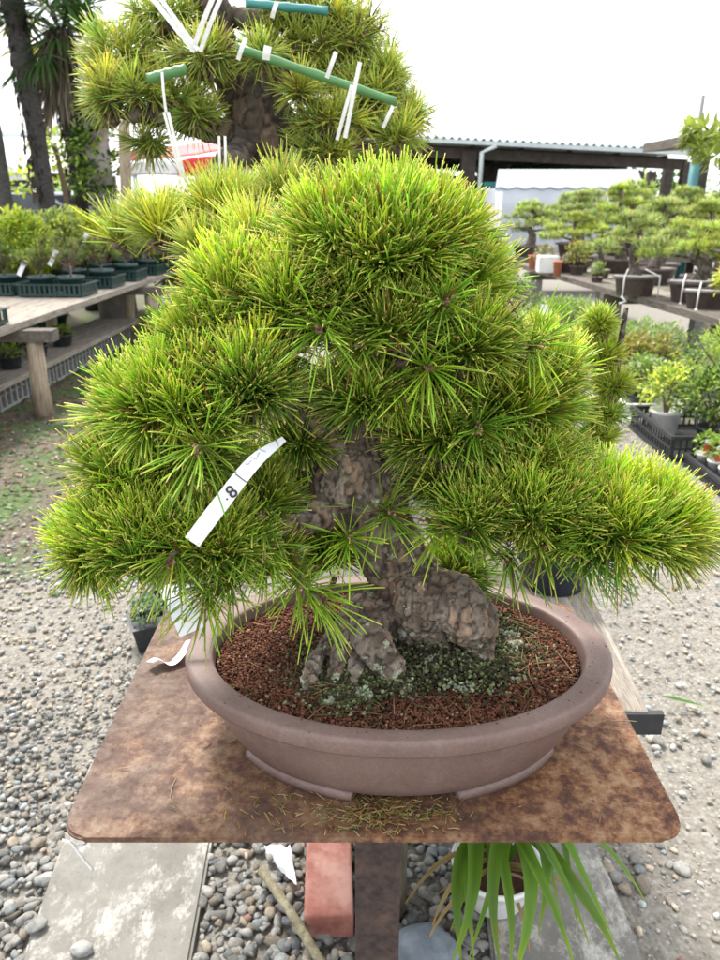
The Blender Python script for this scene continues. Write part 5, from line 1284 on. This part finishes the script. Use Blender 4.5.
# ================================================================== LEFT BACKGROUND
def palm(px, base_py, Yd, lean_top, h, r, lab, m='palmtrunk', skirt=False, nf=26, fl=.75, bare=0):
    b_ = at(px,base_py,Yd); root = thing('palm_tree',lab,'palm',(b_.x,Yd,0),0,'palms behind the left bench')
    top = np.array((lean_top,0,h)); mb = MB(); K = 26
    P_ = []; R_ = []
    for i in range(K):
        t = i/(K-1); P_.append(top*t+np.array((.04*math.sin(t*4),0,0))); R_.append(r*(1.15-.25*t)*(1+.05*(i%2)) if t < .45 else r*(1.0+.35*min(1,(t-.45)*3))*(1+.07*RNG.normal()))
    mb.tube(P_,R_,18); mb.build('trunk',m,root)
    mb = MB(); n = 900 ; t = RNG.uniform(.35,1,n); a = RNG.uniform(0,2*PI,n)        # shaggy fibre
    bp = top[None]*t[:,None]+np.stack([np.cos(a)*r*1.15,np.sin(a)*r*1.15,np.zeros(n)],1); d = norm(np.stack([np.cos(a)*.3,np.sin(a)*.3,-np.ones(n)+RNG.normal(0,.5,n)],1))
    leaf_blades(mb, bp, d, RNG.uniform(.04,.12,n), RNG.uniform(.012,.03,n), np.array((.045,.033,.027))*RNG.uniform(.4,1.8,(n,1)))
    mb.build('fibre','leaf',root)
    mb = MB()
    for k in range(nf):
        a = k*2.4; e = math.radians(RNG.uniform(-35,70)); d = np.array((math.cos(a)*math.cos(e),math.sin(a)*math.cos(e),math.sin(e)))
        st_ = top+d*.05; en = top+d*fl*.8+np.array((0,0,-.08)); mb.tube([st_,(st_+en)/2+np.array((0,0,.04)),en],[.014,.01,.008],5,(.10,.16,.04))
        nl = 22; sidev = norm(np.cross(d,np.array((0,0,1.)))); w = np.cross(sidev,d)
        an = np.linspace(-2.1,2.1,nl); dd = d[None]*np.cos(an)[:,None]+sidev[None]*np.sin(an)[:,None]+w[None]*.12+RNG.normal(0,.04,(nl,3)); dd[:,2] -= .25
        col = np.array((.055,.12,.03))*RNG.uniform(.7,1.5) if RNG.random()>.12 else np.array((.25,.24,.04))
        leaf_blades(mb, np.tile(en,(nl,1)), norm(dd), np.full(nl,.5)*RNG.uniform(.8,1.1,nl), np.full(nl,.034), np.tile(col,(nl,1)), curl=-.3)
    mb.build('crown','leaf',root)
    if skirt:
        mb = MB(); n = 420; a = RNG.uniform(0,2*PI,n); z = RNG.uniform(-.55,.05,n)
        bp = top[None]+np.stack([np.cos(a)*r*1.5,np.sin(a)*r*1.5,z],1); d = norm(np.stack([np.cos(a)*.35,np.sin(a)*.35,-np.ones(n)],1)+RNG.normal(0,.12,(n,3)))
        leaf_blades(mb, bp, d, RNG.uniform(.3,.7,n), RNG.uniform(.02,.04,n), np.array((.27,.23,.17))*RNG.uniform(.5,1.4,(n,1)), curl=-.05)
        mb.build('dead_fronds','leaf',root)
    return root
palm(1,200,8.6,0,4.2,.075,'palm trunk cut by the picture edge','palmgrey',nf=24)
palm(45,205,9.2,-.04,3.75,.088,'middle palm with grey ringed lower trunk and leaning shaggy top','palmgrey',nf=26)
palm(84,205,9.6,-.02,3.05,.12,'ragged palm with a skirt of dead grey fronds','palmtrunk',True,nf=26,fl=.6)
iv = thing('ivy_tree','grey trunk wrapped in dark ivy beside the ragged palm','tree',(at(101,200,8.6).x,8.6,0))
mb = MB(); mb.tube([(0,0,0),(.0,0,1.1),(.03,0,1.8),(.03,0,2.8)],[.16,.14,.12,.1],14); mb.build('trunk','greytrunk',iv)
mb = MB()
for k in range(9): leaf_ball(mb,(RNG.uniform(-.16,.14),RNG.uniform(-.15,.0),1.3+k*.11),(.18,.2,.16),150,.07,.045,MIDG+DARKG)
mb.build('foliage','leaf',iv)
stick('wooden_post','log','pale wooden post left of the red awning','post',(at(120,235,8).x,8,0),at(124,120,8),.055,None,False)
# loose shrubbery tree between palms
bt = thing('broadleaf_tree','light leafy tree standing behind the ragged palm','tree',(at(62,200,11).x,11,0))
mb = MB(); mb.tube([(0,0,0),(.1,0,1),(.0,0,2)],[.06,.05,.03],8); mb.build('trunk','twig',bt)
mb = MB()
for k in range(5): leaf_ball(mb,(RNG.uniform(-.35,.4),RNG.uniform(-.3,.3),RNG.uniform(1.3,2.1)),(.28,.3,.22),120,.09,.05,MIDG+LIME)
mb.build('crown','leaf',bt)
# red awning tent
aw = thing('red_awning','red and white awning behind the old pine','awning')
Ya_ = 9.0
tl, tr = at(128,158,Ya_), at(345,128,Ya_); bl, br = at(132,182,Ya_-.8), at(345,160,Ya_-.8)
def sheet(name, m, q, parent, n=14, wav=.01):
    mb = MB(); vs = []
    for i in range(n):
        for j in range(5):
            u, w = i/(n-1), j/4; p = (q[0].lerp(q[1],u)).lerp(q[2].lerp(q[3],u),w); vs.append((p.x,p.y+wav*math.sin(u*30),p.z+wav*math.sin(u*17)))
    mb.add(vs, np.array([(i*5+j,(i+1)*5+j,(i+1)*5+j+1,i*5+j+1) for i in range(n-1) for j in range(4)])); o = mb.build(name,m,parent); sm=o.modifiers.new('s','SOLIDIFY'); sm.thickness=.006; return o
sheet('canopy','pinkcloth',(at(128,152,Ya_),at(345,122,Ya_),at(128,162,Ya_-.8),at(345,138,Ya_-.8)),aw)
sheet('valance','redcloth',(at(178,161,Ya_-.86),at(345,134,Ya_-.86),at(178,177,Ya_-.86),at(345,158,Ya_-.86)),aw)
sheet('white_band','whiteplastic',(at(130,163,Ya_-.81),at(345,154,Ya_-.81),at(130,176,Ya_-.81),at(345,174,Ya_-.81)),aw)
for px_ in (134,204,300):
    mb = MB(); q = at(px_,166,Ya_-.78); mb.tube([(q.x,q.y,0),(q.x,q.y,q.z)],[.025,.025],8); mb.build('post','zinc',aw)
pf = shrub('flowering_bush','bush with pink flowers under the red awning','shrub',(at(180,200,8.2).x,8.2,.0),(.4,.3,.6),700,.05,.03,MIDG)
mb = MB(); leaf_ball(mb,(0,-.05,1.13),(.33,.2,.16),150,.06,.05,[(.6,.12,.25),(.7,.2,.35)]); mb.build('blossoms','leaf',pf)
# white garden building, far left
wb = thing('white_building','low white building with pale roof behind the palms','building')
Yw = 24
xa_, xb_ = at(-60,180,Yw).x, at(112,180,Yw).x
mb = MB(); mb.box(((xa_+xb_)/2,Yw+2,1.05),(xb_-xa_-1,.2,2.1)); mb.build('wall','board_dark',wb,False)
zt_, zb_ = at(40,135,Yw+3).z, at(40,168,Yw-.5).z
sheet('roof','whitewall',(Vector((xa_,Yw+3,zt_)),Vector((xb_-.8,Yw+3,zt_)),Vector((xa_,Yw-.6,zb_)),Vector((xb_+.8,Yw-.6,zb_-.25))),wb,20,0)
mb = MB(); mb.box(((xa_+xb_)/2-.4,Yw+3,zt_+.03),(xb_-xa_-.8,.3,.16)); mb.build('ridge','zinc',wb,False)
for i,px_ in enumerate((12,30,52,75,95)):
    mb = MB(); x = at(px_,185,Yw).x; mb.box((x,Yw-.3,zb_/2-.1),(.14,.14,zb_-.2)); mb.build('post','darkwood',wb,False)
mb = MB(); x = at(12,175,Yw-.4).x; mb.box((x,Yw-.42,at(12,174,Yw).z),(.9,.05,.35)); mb.build('sign_panel','whitewall',wb,False)
for k,px_ in enumerate((-20,60)):
    f_ = MB(); x = at(px_,185,Yw).x; f_.box((x,Yw+1.86,1.2),(1.6,.08,1.0)); w_o = f_.build('window','whitewall',wb,False)
    f_ = MB(); f_.box((x,Yw+1.80,1.2),(1.4,.05,.85)); f_.build('pane','glass',w_o,False)
shrub('hedge_bush','dark green bush between the car and the white building','shrub',(at(30,195,19).x,19,0),(1.6,1.0,.75),1400,.14,.08,MIDG+DARKG)
shrub('hedge_bush','olive bush behind the middle palm','shrub',(at(68,195,17).x,17,0),(.9,.8,.8),900,.12,.06,PALE+MIDG)
# cars
def car(loc, rz, m, lab):
    r = thing('parked_car',lab,'car',loc,rz)
    prof = [(-2.1,.35),(-2.15,.7),(-2.0,.92),(-1.2,.98),(-.55,1.42),(.9,1.45),(1.6,1.02),(2.1,.95),(2.15,.4)]
    def ext_(pr, w, z_in=0):
        bm = bmesh.new(); L_ = [bm.verts.new((x,-w,z)) for x,z in pr]; R2 = [bm.verts.new((x,w,z)) for x,z in pr]
        bm.faces.new(L_); bm.faces.new(R2[::-1]); k = len(pr)
        for i in range(k): bm.faces.new((L_[(i+1)%k],L_[i],R2[i],R2[(i+1)%k]))
        bmesh.ops.bevel(bm, geom=list(bm.edges), offset=.05, segments=2, affect='EDGES'); return bm
    def put(bm, name, mm, par):
        me = bpy.data.meshes.new(name); bm.to_mesh(me); bm.free(); me.materials.append(M[mm]); o = bpy.data.objects.new(name,me); COL.objects.link(o); o.parent = par; return o
    put(ext_(prof,.84),'body',m,r)
    for s_ in (-1,1):
        for pr in ([(-1.05,1.0),(-.5,1.36),(.15,1.38),(.15,1.0)],[(.22,1.0),(.22,1.38),(.85,1.38),(1.4,1.03)]):
            mb = MB(); k = len(pr); vs = [(x,s_*.842,z) for x,z in pr]+[(x,s_*.852,z) for x,z in pr]
            mb.add(vs,[tuple(range(k)),tuple(range(2*k-1,k-1,-1))]+[(i,(i+1)%k,k+(i+1)%k,k+i) for i in range(k)]); mb.build('side_window','glass',r,False)
        for x in (-1.35,1.3):
            mb = MB(); mb.tube([(x,s_*.72,.31),(x,s_*.87,.31)],[.31,.31],24); w_ = mb.build('wheel','tyre',r); mb = MB(); mb.tube([(x,s_*.865,.31),(x,s_*.885,.31)],[.19,.17],20); mb.build('rim','zinc',w_)
    mb = MB(); mb.add([(-1.12,-.72,1.04),(-1.12,.72,1.04),(-.60,.68,1.40),(-.60,-.68,1.40),(-1.14,-.72,1.05),(-1.14,.72,1.05),(-.62,.68,1.41),(-.62,-.68,1.41)],[(0,1,2,3),(7,6,5,4),(0,4,5,1),(2,6,7,3)]); mb.build('windscreen','glass',r,False)
    mb = MB(); mb.box((-.0,-.862,1.405),(1.5,.02,.03)); mb.build('window_trim','carwhite',r,False)
    return r
car((at(-8,205,15).x,15,0),.25,'carpaint','dark parked car behind the palm at the picture edge')
car((at(52,205,16.5).x,16.5,0),.0,'carwhite','white parked car half hidden behind the lime shrubs')
# far row of trees / hedge closing the horizon
for i,(x,y,w,lab) in enumerate(((-2.5,30,2.6,'far round tree behind the red awning'),(1.2,36,3.2,'far dark tree left of the shed'),(14,40,4,'far tree behind the garden hut'))):
    r = shrub('far_tree',lab,'tree',(x,y,0),(w,w*.8,1.25),1500,.3,.2,DARKG+MIDG)

# ================================================================== LIGHT
w = bpy.data.worlds.new('World'); scene.world = w; w.use_nodes = True; nt = w.node_tree
bg = nt.nodes['Background']; sky = nt.nodes.new('ShaderNodeTexSky'); sky.sky_type = 'NISHITA'; sky.sun_disc = False
SE, SR = math.radians(58), math.radians(-28)     # high, behind the tree and a little left
sky.sun_elevation = SE; sky.sun_rotation = SR; sky.air_density = 1.0; sky.dust_density = 4.0; sky.ozone_density = 1.0
mx = nt.nodes.new('ShaderNodeMix'); mx.data_type = 'RGBA'; mx.inputs[0].default_value = .72; mx.inputs[7].default_value = (9.6,9.8,10.2,1)
nt.links.new(sky.outputs[0], mx.inputs[6]); nt.links.new(mx.outputs[2], bg.inputs[0]); bg.inputs[1].default_value = .125
sun = bpy.data.lights.new('sun','SUN'); sun.energy = 3.2; sun.angle = math.radians(12); sun.color = (1,.96,.9)
so = bpy.data.objects.new('sun', sun); COL.objects.link(so)
dv = Vector((math.sin(SR)*math.cos(SE), math.cos(SR)*math.cos(SE), math.sin(SE)))
so.rotation_euler = dv.to_track_quat('Z','Y').to_euler(); so.location = (0,0,8)
scene.view_settings.view_transform = 'Standard'; scene.view_settings.look = 'None'; scene.view_settings.exposure = 1.15; scene.view_settings.gamma = 1
scene.view_settings.use_curve_mapping = False
scene.cycles.max_bounces = 6; scene.cycles.transmission_bounces = 4
scene.cycles.use_denoising = True
